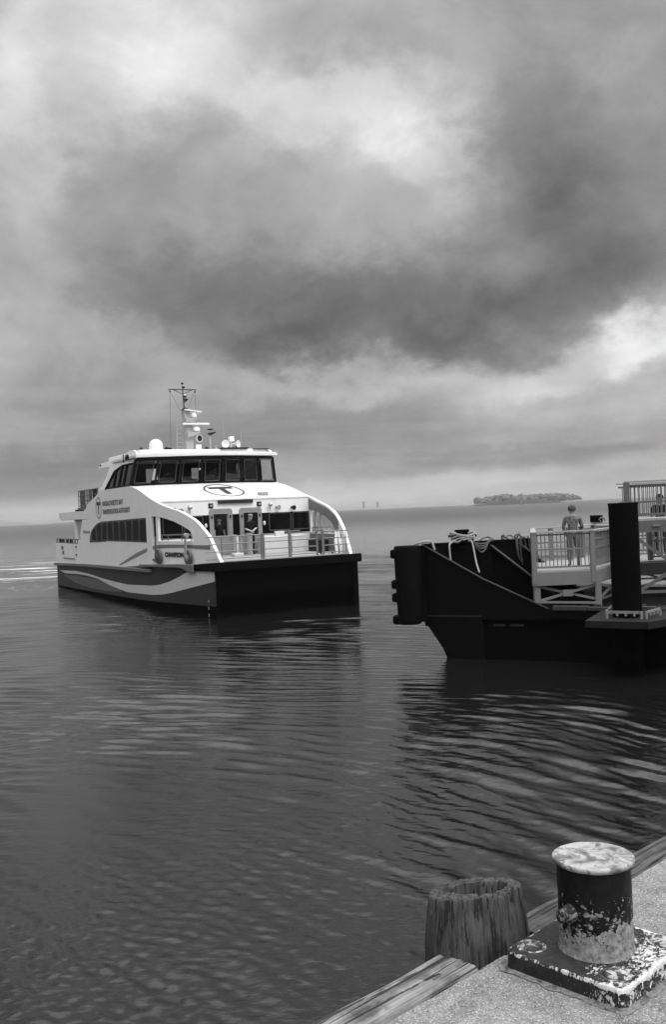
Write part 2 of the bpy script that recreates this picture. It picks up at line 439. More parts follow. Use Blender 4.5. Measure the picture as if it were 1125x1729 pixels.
def make_beam(s0, s1, label, lo, hi, seed, dark, n0=.004, width=.178, top=QZ + .004):
    """squared timber with split, weathered edges along the outer side of the quay"""
    o = empty_loc = q(s0, n0, 0)
    L = s1 - s0; ns = int(L / .006) if L < 3.5 else 560
    H = .26; r = .028
    prof = []
    def arc(cx, cz, a0, a1, k=6):
        for i in range(k + 1):
            a = R(a0 + (a1 - a0) * i / k); prof.append((cx + r * math.cos(a), cz + r * math.sin(a)))
    for z in np.linspace(top - H, top - r, 14)[:-1]: prof.append((0, z))
    arc(r, top - r, 180, 90)
    for x in np.linspace(r, width - r, 26)[1:-1]: prof.append((x, top))
    arc(width - r, top - r, 90, 0)
    for z in np.linspace(top - r, top - H, 14)[1:]: prof.append((width, z))
    vs = []; k = len(prof)
    for i in range(ns + 1):
        s = L * i / ns
        for (x, z) in prof:
            # long splits that follow the grain and shallow weather grooves between them
            gx = x + .006 * math.sin(s * 2.1 + seed)
            g = noise.noise(Vector((s * 1.3 + seed, gx * 55, z * 55)))
            g2 = noise.noise(Vector((s * 4 + seed, gx * 150, z * 150)))
            cr = abs(noise.noise(Vector((s * .9 + seed * 3, gx * 34, z * 34 + 7))))
            d = .003 * g + .0016 * g2 - .012 * max(0, 1 - cr / .028)
            lump = .008 * noise.noise(Vector((s * 3, x * 6, z * 6 + seed)))
            cx, cz = width / 2, top - H / 2
            ax, az_ = (x - cx) / (width / 2), (z - cz) / (H / 2)
            ox = (ax ** 9) * (d + lump); oz = (abs(az_) ** 9) * (d + lump) if az_ > 0 else 0
            end = .010 * noise.noise(Vector((x * 40, z * 40, seed))) if i in (0, ns) else 0
            vs.append((s + end, x + ox, z + oz))
    fs = []
    for i in range(ns):
        for j in range(k):
            j2 = (j + 1) % k
            fs.append((i * k + j, i * k + j2, (i + 1) * k + j2, (i + 1) * k + j))
    # end grain: fan to a centre
    for i, fl in ((0, 1), (ns, 0)):
        c = len(vs); vs.append((L * i / ns, width / 2, top - H / 2))
        for j in range(k):
            j2 = (j + 1) % k
            fs.append((c, i * k + j, i * k + j2) if fl else (c, i * k + j2, i * k + j))
    mb = MB().add(vs, fs)
    ob = mb.build('timber_beam', wood('weathered_timber', 0, lo, hi, seed, dark), smooth=True, angle=45)
    ob.location = empty_loc; ob.rotation_euler = (0, 0, math.atan2(QE.y, QE.x))
    tag(ob, label, 'timber beam', 'timber beams along the quay edge')
make_beam(-1.6, .475, 'pale weathered timber beam with a sawn end in front of the wooden piling', .035, .28, 1.3, .65)
make_beam(.85, 5.5, 'dark timber beam along the quay edge running behind the painted bollard', .018, .10, 8.1, .6, width=.16, top=QZ - .01)

def make_piling():
    cx, cy = q(.655, .155, 0).x, q(.655, .155, 0).y
    n = 260; top = 2.985
    vs = []; fs = []
    def rad(t, z):
        base = .187 + .010 * math.sin(t * 2 + .6) + .006 * math.sin(3 * t + 2)
        k = (top - z)
        base *= 1 - .04 * max(0, 1 - k / .04) ** 2 - .12 * max(0, 1 - k / .20) ** 1.4 - .04 * max(0, min(1, (k - .22) / .2))
        g = noise.noise(Vector((math.cos(t) * 9, math.sin(t) * 9, z * 1.4)))
        g2 = noise.noise(Vector((math.cos(t) * 26, math.sin(t) * 26, z * 2.5 + 3)))
        cr = abs(noise.noise(Vector((math.cos(t) * 5 + 3, math.sin(t) * 5, z * 1.1 + 9))))
        gash = max(0, 1 - cr / .018) * (.007 + .006 * g)
        g3 = noise.noise(Vector((math.cos(t) * 70, math.sin(t) * 70, z * 4)))
        return base + .0030 * g + .0012 * g2 + .0008 * g3 - gash
    zs = [-1.2, 0, 1.0, 2.0] + list(np.linspace(2.3, top - .03, 60))
    for z in zs:
        for j in range(n):
            t = 2 * math.pi * j / n; r = rad(t, z); x, y = r * math.cos(t), r * math.sin(t)
            vs.append((x, y, z + (-.16 * y + .07 * x) * max(0, (z - 2.3) / (top - 2.3)) - .012 * (z > top - .031)))
    # chewed top: narrow ragged rim, long rotted hollow
    rows = len(zs)
    ks = [.985, .965, .94] + list(np.linspace(.91, .03, 44))
    for k in ks:
        for j in range(n):
            t = 2 * math.pi * j / n; r = rad(t, top - .03) * k
            x, y = r * math.cos(t), r * math.sin(t)
            z = top - .16 * y + .07 * x - .010 * max(0, (k - .93) / .07) ** 2
            z += .005 * noise.noise(Vector((x * 30, y * 30, 2))) + .003 * noise.noise(Vector((x * 90, y * 90, 5)))
            e = math.hypot((x - .022) / .118, (y + .006) / .088) + .22 * noise.noise(Vector((x * 12, y * 12, 4))) + .16 * noise.noise(Vector((x * 55, y * 55, 9)))
            q_ = min(1, max(0, (1.04 - e) / .20)); q_ = q_ * q_ * (3 - 2 * q_)
            frag = max(0, noise.noise(Vector((x * 30 + 3, y * 42, 8)))) * .11 + .02 * noise.noise(Vector((x * 90, y * 90, 1)))
            z -= q_ * (.135 - frag)
            z -= .012 * max(0, 1 - abs(noise.noise(Vector((x * 9, y * 9, 6)))) / .05) * (1 - q_)
            vs.append((x, y, z))
        rows += 1
    c = len(vs); vs.append((0, 0, top - .09))
    for i in range(rows - 1):
        for j in range(n):
            j2 = (j + 1) % n; fs.append((i * n + j, i * n + j2, (i + 1) * n + j2, (i + 1) * n + j))
    for j in range(n): fs.append(((rows - 1) * n + j, (rows - 1) * n + (j + 1) % n, c))
    ob = MB().add(vs, fs).build('wooden_piling', wood('piling_wood', 2, .014, .095, 4.4, .8, 1.3), smooth=True, angle=60)
    ob.location = (cx, cy, 0)
    tag(ob, 'cracked round wooden piling with a rotted hollow top between the two timber beams', 'piling')
make_piling()

def peel_mat(name, dark, light, mid, thr, scale, zone=None, aniso=(1, 1, 1), rough=.6):
    """dark paint flaking to pale primer; zone(N, oc) -> 0..1 where it flakes most"""
    m, N, bs, out = new_mat(name)
    oc = N.n('ShaderNodeTexCoord').outputs['Object']
    p = N.maps(oc, sc=aniso)
    f = N.m('ADD', N.m('MULTIPLY', N.noise(p, scale, 7, .68, .6), .75), N.m('MULTIPLY', N.noise(p, scale * .22, 4, .6, .4), .35))
    if zone: f = N.m('ADD', f, zone(N, oc))
    k = N.ramp(f, thr, thr + .018, 0, 1)
    edge = N.ramp(f, thr - .03, thr, 0, 1)
    lt = N.ramp(N.noise(oc, 45, 5, .7), .3, .7, mid, light, False)
    dk = N.ramp(N.noise(oc, 30, 5, .65), .3, .75, dark * .5, dark * 1.7, False)
    v = N.mix(k, N.mix(N.m('MULTIPLY', edge, .7), dk, mid * .35), lt)
    gray(N, bs, v)
    N.t.links.new(N.mix(k, rough, .85), bs.inputs['Roughness'])
    bs.inputs['Specular IOR Level'].default_value = .15
    h = N.m('ADD', N.m('MULTIPLY', k, -.35), N.m('ADD', N.m('MULTIPLY', N.noise(oc, 70, 5, .65), .5), N.m('MULTIPLY', N.noise(oc, 18, 4, .6), .5)))
    bump(N, bs, h, .8, .006)
    return m

def make_bollard():
    c = q(.757, -.29, 0)
    root = empty('mooring_bollard', (c.x, c.y, QZ), math.atan2(QE.y, QE.x))
    tag(root, 'short round black and white flaking iron bollard on a square plate on the concrete quay', 'bollard')
    # local frame: x along the quay (away from the viewer to the right), y towards the water
    def plate_zone(N, oc):
        s = N.n('ShaderNodeSeparateXYZ'); N.t.links.new(oc, s.inputs[0])
        right = N.ramp(N.m('SUBTRACT', N.m('MULTIPLY', s.outputs[1], -1.), N.m('MULTIPLY', s.outputs[0], -.15)), -.10, .20, -.10, .058)
        ex = N.m('MAXIMUM', N.m('ABSOLUTE', s.outputs[0]), N.m('ABSOLUTE', s.outputs[1]))
        edge = N.m('MULTIPLY', N.ramp(ex, .205, .225, 0, .135), N.ramp(s.outputs[2], .045, .058, 0, 1))
        side = N.ramp(s.outputs[2], .052, .044, 0, -.03)
        return N.m('ADD', right, N.m('ADD', edge, side))
    mp = peel_mat('plate_paint', .022, .62, .33, .605, 50, plate_zone, (1.0, 1.6, 1))
    h = .225; t = .062; n = 46
    vs = []; fs = []
    # plate: dense top grid, rounded corners and edge, slightly pitted
    def rc(x, y, r=.035):
        """pull the corner of the square in to a radius"""
        ax, ay = abs(x), abs(y)
        if ax > h - r and ay > h - r:
            dx, dy = ax - (h - r), ay - (h - r); m_ = max(dx, dy); l = math.hypot(dx, dy)
            if l > 1e-6: ax = h - r + dx * m_ / l; ay = h - r + dy * m_ / l
        return math.copysign(ax, x), math.copysign(ay, y)
    g = np.linspace(-h, h, n)
    idx = {}
    def vert(x, y, z):
        vs.append((x, y, z)); return len(vs) - 1
    grid = [[None] * n for _ in range(n)]
    for i, x in enumerate(g):
        for j, y in enumerate(g):
            X, Y = rc(x * .985, y * .985)
            z = t + .0022 * noise.noise(Vector((X * 20, Y * 20, 1))) + .001 * noise.noise(Vector((X * 60, Y * 60, 1)))
            grid[i][j] = vert(X, Y, z)
    for i in range(n - 1):
        for j in range(n - 1): fs.append((grid[i][j], grid[i + 1][j], grid[i + 1][j + 1], grid[i][j + 1]))
    ring = [grid[i][0] for i in range(n)] + [grid[n - 1][j] for j in range(1, n)] + [grid[i][n - 1] for i in range(n - 2, -1, -1)] + [grid[0][j] for j in range(n - 2, 0, -1)]
    prev = ring
    for (k, z) in [(1.012, t - .004), (1.018, t - .014), (1.019, t - .03), (1.022, .012), (1.03, 0.001)]:
        new = []
        for r_ in ring:
            x, y, _ = vs[r_]
            w = 1 + .006 * noise.noise(Vector((x * 30, y * 30, z * 60)))
            new.append(vert(x * k * w, y * k * w, z))
        for a in range(len(ring)):
            b = (a + 1) % len(ring); fs.append((prev[a], prev[b], new[b], new[a]))
        prev = new
    fs.append(tuple(reversed(prev)))
    base = MB().add(vs, fs).build('base_plate', mp, root, smooth=True, angle=50)
    mbolt = peel_mat('bolt_paint', .05, .5, .25, .56, 30)
    for (bx, by) in ((-.145, -.15), (-.145, .17), (.175, -.145), (.165, .165)):
        prof = [(.052, 0), (.052, .001), (.046, .0035), (.040, .002), (.037, .001), (.036, .007), (.028, .010), (.012, .011)]
        b = MB().lathe(prof, (bx, by, t + .0005), 36).build('bolt', mbolt, base, smooth=True, angle=60)
    # grout bed under the plate
    vs = []; m_ = 120
    for k, z in ((0, .0015), (.92, .006), (1., .0015)):
        for a in range(m_):
            tt = 2 * math.pi * a / m_; cx_, sx_ = math.cos(tt), math.sin(tt)
            r_ = (h + .028 + .016 * noise.noise(Vector((cx_ * 4, sx_ * 4, 2))) + .006 * noise.noise(Vector((cx_ * 18, sx_ * 18, 2)))) / max(abs(cx_), abs(sx_))
            r_ = min(r_, (h + .03) * 1.33)
            vs.append((cx_ * r_ * max(k, .3), sx_ * r_ * max(k, .3), z + .002 * noise.noise(Vector((cx_ * 20, sx_ * 20, k)))))
    fs = [(i * m_ + a, i * m_ + (a + 1) % m_, (i + 1) * m_ + (a + 1) % m_, (i + 1) * m_ + a) for i in range(2) for a in range(m_)]
    mg, N, bs, out = new_mat('grout'); oc = N.n('ShaderNodeTexCoord').outputs['Object']
    gray(N, bs, N.ramp(N.noise(oc, 28, 7, .7, .5), .32, .62, .02, .17)); bs.inputs['Roughness'].default_value = .9
    bump(N, bs, N.noise(oc, 60, 6, .7), .8, .006)
    MB().add(vs, fs).build('grout_bed', mg, root, smooth=True, angle=60)
    # post
    def post_zone(N, oc):
        s = N.n('ShaderNodeSeparateXYZ'); N.t.links.new(oc, s.inputs[0])
        w = N.m('MULTIPLY', N.m('SUBTRACT', N.noise(oc, 9, 5, .6), .5), .10)
        zz = N.m('ADD', N.m('SUBTRACT', s.outputs[2], w), N.m('MULTIPLY', s.outputs[0], -.16))
        low = N.m('ADD', N.ramp(zz, .10, .20, .16, 0), N.ramp(zz, .17, .29, .03, -.02))
        top = N.ramp(s.outputs[2], .25, .32, 0, -.16)
        return N.m('ADD', low, top)
    mpost = peel_mat('post_paint', .006, .34, .07, .610, 48, post_zone, (1, 1, 1.2), .5)
    z0, z1 = t, t + .305
    nn = 96; prof = [(.129, z0 + .000), (.127, z0 + .006), (.1255, z0 + .015)] + [(.1245, z) for z in np.linspace(z0 + .03, z1 - .004, 30)]
    vs = []
    for (r_, z) in prof:
        for a in range(nn):
            tt = 2 * math.pi * a / nn
            k = 1 + .006 * noise.noise(Vector((math.cos(tt) * 3, math.sin(tt) * 3, z * 20))) + .003 * noise.noise(Vector((math.cos(tt) * 12, math.sin(tt) * 12, z * 80)))
            vs.append((r_ * k * math.cos(tt), r_ * k * math.sin(tt), z))
    fs = [(i * nn + a, i * nn + (a + 1) % nn, (i + 1) * nn + (a + 1) % nn, (i + 1) * nn + a) for i in range(len(prof) - 1) for a in range(nn)]
    post = MB().add(vs, fs).build('post', mpost, root, smooth=True, angle=60)
    # cap
    mc, N, bs, out = new_mat('cap_paint'); oc = N.n('ShaderNodeTexCoord').outputs['Object']
    a = N.noise(oc, 11, 6, .62, .9); b = N.noise(oc, 42, 6, .7, .5); s = N.n('ShaderNodeSeparateXYZ'); N.t.links.new(oc, s.inputs[0])
    v = N.ramp(a, .36, .60, .07, .33)
    pocks = N.ramp(N.m('ADD', b, N.ramp(N.m('ADD', s.outputs[0], N.m('MULTIPLY', s.outputs[1], -1.)), -.02, -.22, 0, .10)), .57, .64, 0, 1)
    v = N.mix(pocks, v, .09)
    v = N.mix(N.ramp(N.noise(oc, 16, 5, .7, 1.2), .66, .70, 0, .9), v, .06)
    gray(N, bs, v); bs.inputs['Roughness'].default_value = .6
    bump(N, bs, N.m('ADD', b, a), .7, .004)
    prof = [(.118, z1 - .012), (.133, z1 - .010), (.1375, z1 - .004), (.1385, z1 + .002), (.137, z1 + .007), (.131, z1 + .0095), (.12, z1 + .009), (.09, z1 + .0075), (.05, z1 + .0065), (.01, z1 + .006)]
    vs = []; nn = 120
    for (r_, z) in prof:
        for k_ in range(nn):
            tt = 2 * math.pi * k_ / nn
            k = 1 + .008 * noise.noise(Vector((math.cos(tt) * 7, math.sin(tt) * 7, 3))) + .004 * noise.noise(Vector((math.cos(tt) * 25, math.sin(tt) * 25, z * 90)))
            vs.append((r_ * k * math.cos(tt), r_ * k * math.sin(tt), z + .0015 * noise.noise(Vector((r_ * math.cos(tt) * 20, r_ * math.sin(tt) * 20, 0)))))
    fs = [(i * nn + a_, i * nn + (a_ + 1) % nn, (i + 1) * nn + (a_ + 1) % nn, (i + 1) * nn + a_) for i in range(len(prof) - 1) for a_ in range(nn)]
    fs.append(tuple(range((len(prof) - 1) * nn, len(prof) * nn))); fs.append(tuple(reversed(range(nn))))
    MB().add(vs, fs).build('cap', mc, root, smooth=True, angle=60)
    # worn stub of the cross pin
    mk = peel_mat('pin_paint', .02, .28, .06, .54, 60)
    Rz = Matrix.Rotation(-math.atan2(QE.y, QE.x), 3, 'Z')
    ax = Rz @ Vector((-.82, -.57, 0)).normalized()
    st = ax * .112; st.z = .21
    MB().lathe([(.030, 0), (.030, .018), (.025, .026), (.022, .052), (.0215, .060), (.012, .063)], st, 24, axis=ax).build('pin_stub', mk, root, smooth=True)
make_bollard()
# ================================================================ PEOPLE
M_SKIN = paint('skin', .36, .55, .06)
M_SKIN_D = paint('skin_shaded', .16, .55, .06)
M_BLACKCLOTH = paint('dark_cloth', .010, .9, .2, spec=.05)
M_PALECLOTH = paint('pale_cloth', .42, .85, .12, 12)
M_MIDCLOTH = paint('grey_cloth', .15, .85, .2, 12)
M_HAIRG = paint('grey_hair', .06, .9, .5, 40, spec=.02)
M_HAIRD = paint('dark_hair', .02, .9, .3, 40, spec=.02)

def person(label, loc, rz, h, J, mats, hair=None, cap=None, group=None, cat='person'):
    """one continuous skinned body. J: joints in units of body height, facing +y.
    mats: dict of body, shirt, trousers, shoes; returns the mesh object"""
    bones = [('pelvis', 'spine'), ('spine', 'chest'), ('chest', 'neck'), ('neck', 'head0'), ('head0', 'head1'), ('head1', 'head2')]
    rad = dict(pelvis=.088, spine=.078, chest=.094, neck=.036, head0=.040, head1=.058, head2=.050,
               sh=.046, el=.027, wr=.019, palm=.024, hip=.070, kn=.037, an=.024, heel=.028, toe=.022)
    P = dict(J)
    for s in 'LR':
        bones += [('chest', 'sh' + s), ('sh' + s, 'el' + s), ('el' + s, 'wr' + s), ('wr' + s, 'palm' + s),
                  ('pelvis', 'hip' + s), ('hip' + s, 'kn' + s), ('kn' + s, 'an' + s), ('an' + s, 'toe' + s)]
        w, e = Vector(P['wr' + s]), Vector(P['el' + s]); P['palm' + s] = tuple(w + (w - e).normalized() * .035)
    names = ['pelvis'] + [b for _, b in bones]
    me = bpy.data.meshes.new('tmp')
    ix = {n: i for i, n in enumerate(names)}
    me.from_pydata([Vector(P[n]) * h for n in names], [(ix[a], ix[b]) for a, b in bones], [])
    o = bpy.data.objects.new('tmp', me); COL.objects.link(o)
    sk = o.modifiers.new('s', 'SKIN'); sk.use_smooth_shade = True; sk.branch_smoothing = .6
    for n, i in ix.items():
        key = n if n in rad else n[:-1]
        r = rad[key] * h
        flatk = .68 if n in ('pelvis', 'spine', 'chest') else 1.
        me.skin_vertices[0].data[i].radius = (r, r * flatk)
        me.skin_vertices[0].data[i].use_root = (n == 'pelvis')
    o.modifiers.new('ss', 'SUBSURF').levels = 2
    bpy.context.view_layer.update()
    ev = o.evaluated_get(bpy.context.evaluated_depsgraph_get())
    src = ev.to_mesh()
    mb = MB()
    order = ['skin', 'shirt', 'trousers', 'shoes']
    V = [v.co.copy() for v in src.vertices]
    def seg(p, a, b):
        a = Vector(P[a]) * h; b = Vector(P[b]) * h; d = b - a
        t = max(0, min(1, (p - a).dot(d) / d.length_squared)); return (p - (a + d * t)).length, t
    fs = [tuple(f.vertices) for f in src.polygons]
    mi = []
    sl = P.get('sleeve', .55)
    for f in fs:
        c = sum((V[i] for i in f), Vector()) / len(f)
        best = min(((seg(c, a, b)[0] - rad[b if b in rad else b[:-1]] * h * .6, a, b, seg(c, a, b)[1]) for a, b in bones), key=lambda x: x[0])
        _, a, b, t = best
        if b[:4] in ('palm',) or b[:2] == 'wr': k = 'skin'
        elif b[:2] == 'el': k = 'shirt' if t < sl * 1.3 else 'skin'
        elif b.startswith('head'): k = 'skin'
        elif b == 'neck': k = 'shirt' if t < .8 else 'skin'
        elif b.startswith('toe'): k = 'shoes'
        elif b[:2] in ('kn', 'an') or b.startswith('hip'): k = 'trousers'
        elif b == 'spine': k = 'trousers' if c.z < P['pelvis'][2] * h + .02 * h else 'shirt'
        else: k = 'shirt'
        mi.append(order.index(k))
    mb.add(V, fs); mb.mi = mi
    ev.to_mesh_clear(); bpy.data.objects.remove(o); bpy.data.meshes.remove(me)
    # face and hands
    hc = Vector(P['head1']) * h; up = (Vector(P['head2']) - Vector(P['head0'])).normalized()
    fw = Vector(P.get('face', (0, 1, 0))).normalized(); rt = fw.cross(up).normalized()
    mb.cur = 0
    mb.ico(hc + fw * .052 * h - up * .004 * h, .012 * h, 1, (.7, 1, 1.2))
    for s in (-1, 1):
        mb.ico(hc + rt * s * .056 * h - up * .002 * h, .013 * h, 1, (.5, .8, 1.3))
        mb.ico(hc + fw * .049 * h + rt * s * .020 * h + up * .010 * h, .006 * h, 1, (1.3, .6, .7))
    mb.ico(hc + fw * .047 * h - up * .026 * h, .011 * h, 1, (1.4, .5, .4))
    for s in 'LR':
        w, pm = Vector(P['wr' + s]) * h, Vector(P['palm' + s]) * h
        d = (pm - w).normalized(); side = d.cross(Vector((0, 0, 1)))
        if side.length < .2: side = Vector((0, 1, 0))
        side.normalize(); nrm = side.cross(d).normalized()
        for k, L in enumerate((.040, .046, .043, .034)):
            b = pm + side * ((k - 1.5) * .011 * h) + d * .012 * h
            mb.tube([b, b + d * L * .5 * h - nrm * .004 * h, b + d * L * .85 * h - nrm * .018 * h], [.0058 * h, .0052 * h, .004 * h], 6)
        sg = 1 if s == 'L' else -1
        b = w + d * .018 * h + side * sg * .018 * h
        mb.tube([b, b + side * sg * .016 * h + d * .018 * h, b + side * sg * .016 * h + d * .034 * h - nrm * .006 * h], [.007 * h, .006 * h, .0045 * h], 6)
    ob = mb.build('person', [mats.get(k) for k in order], smooth=True, angle=180)
    ob.location = loc; ob.rotation_euler = (0, 0, rz)
    tag(ob, label, cat, group)
    if hair:
        vs = MB(); vs.ico(hc + up * .010 * h - fw * .008 * h, .066 * h, 3, (1, 1.04, 1.0), .12, 3.)
        keep = MB()
        hv = [Vector(v) for v in vs.v]
        ff = [f for f in vs.f if all(((hv[i] - hc).dot(fw) < .030 * h and (hv[i] - hc).dot(up) > -.022 * h) or (hv[i] - hc).dot(up) > .030 * h for i in f)]
        keep.add(hv, ff)
        hm = keep.build('hair', hair, ob, smooth=True, angle=180)
    if cap:
        c = MB(); b = hc + up * .020 * h
        prof = [(.063, 0), (.064, .014), (.058, .034), (.040, .047), (.010, .051)]
        c.lathe([(r * h, z * h) for r, z in prof], b, 20, axis=up)
        c.prism([(-.045, .03), (.045, .03), (.038, .085), (.018, .105), (-.018, .105), (-.038, .085)],
                lambda x, y: b + rt * x * h + fw * y * h + up * .004 * h, lambda x, y: b + rt * x * h + fw * y * h + up * .012 * h)
        c.build('cap', cap, ob, smooth=True)
    return ob

STAND = dict(pelvis=(0, 0, .53), spine=(0, .005, .62), chest=(0, 0, .74), neck=(0, 0, .835), head0=(0, .004, .868), head1=(0, .012, .925), head2=(0, .012, .955),
             shL=(-.105, 0, .80), shR=(.105, 0, .80), elL=(-.135, -.01, .625), elR=(.135, -.01, .625), wrL=(-.14, .03, .485), wrR=(.14, .03, .485),
             hipL=(-.05, 0, .50), hipR=(.05, 0, .50), knL=(-.055, .01, .275), knR=(.055, .01, .275), anL=(-.058, -.005, .045), anR=(.058, -.005, .045),
             toeL=(-.068, .085, .018), toeR=(.068, .085, .018))

# ================================================================ FERRY
FO = Vector((-5.91, 41.43, 0)); FA = R(27.5); BEAM = 8.2
FU = Vector((math.cos(FA), math.sin(FA), 0)); FV = Vector((-math.sin(FA), math.cos(FA), 0))
def fw_(u, v, z): return FO + FU * u + FV * v + Vector((0, 0, z))
M_WHITE = paint('white_paint', .70, .38, .09, .9)
M_WHITE2 = paint('deck_white', .46, .6, .08, 2)
M_GREYHULL = paint('grey_hull_paint', .034, .5, .15, .6, spec=.12)
M_BAND = paint('pale_hull_band', .50, .4, .05, .8)
M_BAND2 = paint('mid_grey_band', .16, .4, .06, .8)
M_BLACK = paint('black_bottom_paint', .0022, .9, .3, .8, spec=.0)
M_RUBBER = paint('black_rubber', .003, .85, .3, 4, spec=.03)
M_RAIL = paint('grey_rub_rail', .13, .6, .2, 2)
M_DGLASS, N_, b_, o_ = new_mat('dark_glass')
gray(N_, b_, .004); b_.inputs['Roughness'].default_value = .1; b_.inputs['Specular IOR Level'].default_value = .08
M_PANE = paint('tinted_pane', .013, .5, .1, 1, spec=.04)
M_TINT, N_, b_, o_ = new_mat('tinted_glass')
tr = N_.n('ShaderNodeBsdfTransparent'); tr.inputs[0].default_value = (.34, .34, .34, 1)
gl = N_.n('ShaderNodeBsdfGlossy'); gl.inputs['Roughness'].default_value = .02
fr = N_.n('ShaderNodeFresnel'); fr.inputs[0].default_value = 1.4
mx = N_.n('ShaderNodeMixShader'); N_.t.links.new(fr.outputs[0], mx.inputs[0]); N_.t.links.new(tr.outputs[0], mx.inputs[1]); N_.t.links.new(gl.outputs[0], mx.inputs[2])
N_.t.nodes.remove(b_); N_.t.links.new(mx.outputs[0], o_.inputs[0])
M_CLEAR, N_, b_, o_ = new_mat('clear_glass')
tr = N_.n('ShaderNodeBsdfTransparent'); tr.inputs[0].default_value = (.85, .85, .85, 1)
gl = N_.n('ShaderNodeBsdfGlossy'); gl.inputs['Roughness'].default_value = .02
mx = N_.n('ShaderNodeMixShader'); mx.inputs[0].default_value = .03; N_.t.links.new(tr.outputs[0], mx.inputs[1]); N_.t.links.new(gl.outputs[0], mx.inputs[2])
N_.t.nodes.remove(b_); N_.t.links.new(mx.outputs[0], o_.inputs[0])
M_FRAME = paint('dark_frame', .008, .6, .2, 3, spec=.1)
M_FRAMEG = paint('grey_frame', .075, .5, .15, 3)
M_DOOR = paint('grey_door_frame', .21, .5, .06, 3)
M_METAL = paint('galvanised_rail', .17, .42, .12, 5, metallic=.4)
M_GREY = paint('mid_grey_paint', .28, .5, .1, 3)
M_LTEXT = paint('grey_lettering', .12, .5, .05, 3)
M_DTEXT = paint('dark_lettering', .03, .5, .05, 3)
M_FIT = paint('dark_fitting', .015, .6, .2, 8, spec=.15)

ferry = empty('ferry', FO, FA)
tag(ferry, 'white and dark grey twin-hulled passenger ferry with a round T emblem coming in bow first', 'ferry')

def tpr(v, a=.9): return a * max(0., (5.3 - v) / 5.8) ** 1.3
def sp(side, v, z, off, a=.9):
    """point on the ship's side: side 0 starboard (seen), 1 port; off = outwards"""
    u = tpr(v, a) - off
    if z > 6.05: u += .26 * (z - 6.05) / 1.4
    return Vector((u, v, z)) if side == 0 else Vector((BEAM - u, v, z))
def interp(tab):
    xs = [a for a, _ in tab]; ys = [b for _, b in tab]
    return lambda x: float(np.interp(x, xs, ys))
def strip(mb, side, vs, lo, hi, t=.06, off=0., a=.9, nz=1):
    lo = lo if callable(lo) else (lambda v, k=lo: k); hi = hi if callable(hi) else (lambda v, k=hi: k)
    pts = []; w = nz + 1
    for v in vs:
        for o_ in (off, off - t):
            for k in range(w): z = lo(v) + (hi(v) - lo(v)) * k / nz; pts.append(sp(side, v, z, o_, a))
    fs = []; n = len(vs); st = 2 * w
    for i in range(n - 1):
        b = i * st; c = b + st
        for k in range(nz):
            fs.append((b + k, c + k, c + k + 1, b + k + 1)); fs.append((b + w + k, b + w + k + 1, c + w + k + 1, c + w + k))
        fs.append((b, b + w, c + w, c)); fs.append((b + nz, c + nz, c + w + nz, b + w + nz))
    for b in (0, (n - 1) * st):
        for k in range(nz): fs.append((b + k, b + k + 1, b + w + k + 1, b + w + k))
    return mb.add(pts, fs)
VR = lambda a, b, n: list(np.linspace(a, b, n))

ARCH = interp([(-.53, 2.38), (-.24, 2.76), (.0, 3.04), (.19, 3.32), (.34, 3.50), (.55, 3.64), (.93, 3.90), (1.25, 4.10), (1.62, 4.27), (2.42, 4.52), (3.0, 4.66), (4.12, 4.86), (5.2, 5.10), (6.1, 5.29), (7.42, 5.63), (8.41, 5.86), (9.56, 6.04)])
OPU = interp([(1.62, 3.3), (1.67, 3.5), (1.80, 3.66), (1.97, 3.77), (2.6, 3.97), (3.33, 4.16), (4.17, 4.31), (5.19, 4.44), (6.95, 4.44)])
RAILZ = interp([(-.7, 2.38), (1.2, 2.24), (8, 2.05), (8.01, 1.90), (19, 1.78), (29, 1.58)])
PAINT = interp([(-.6, .51), (.56, .49), (3.2, .45), (9.4, .28), (22.4, .12), (29, .08)])

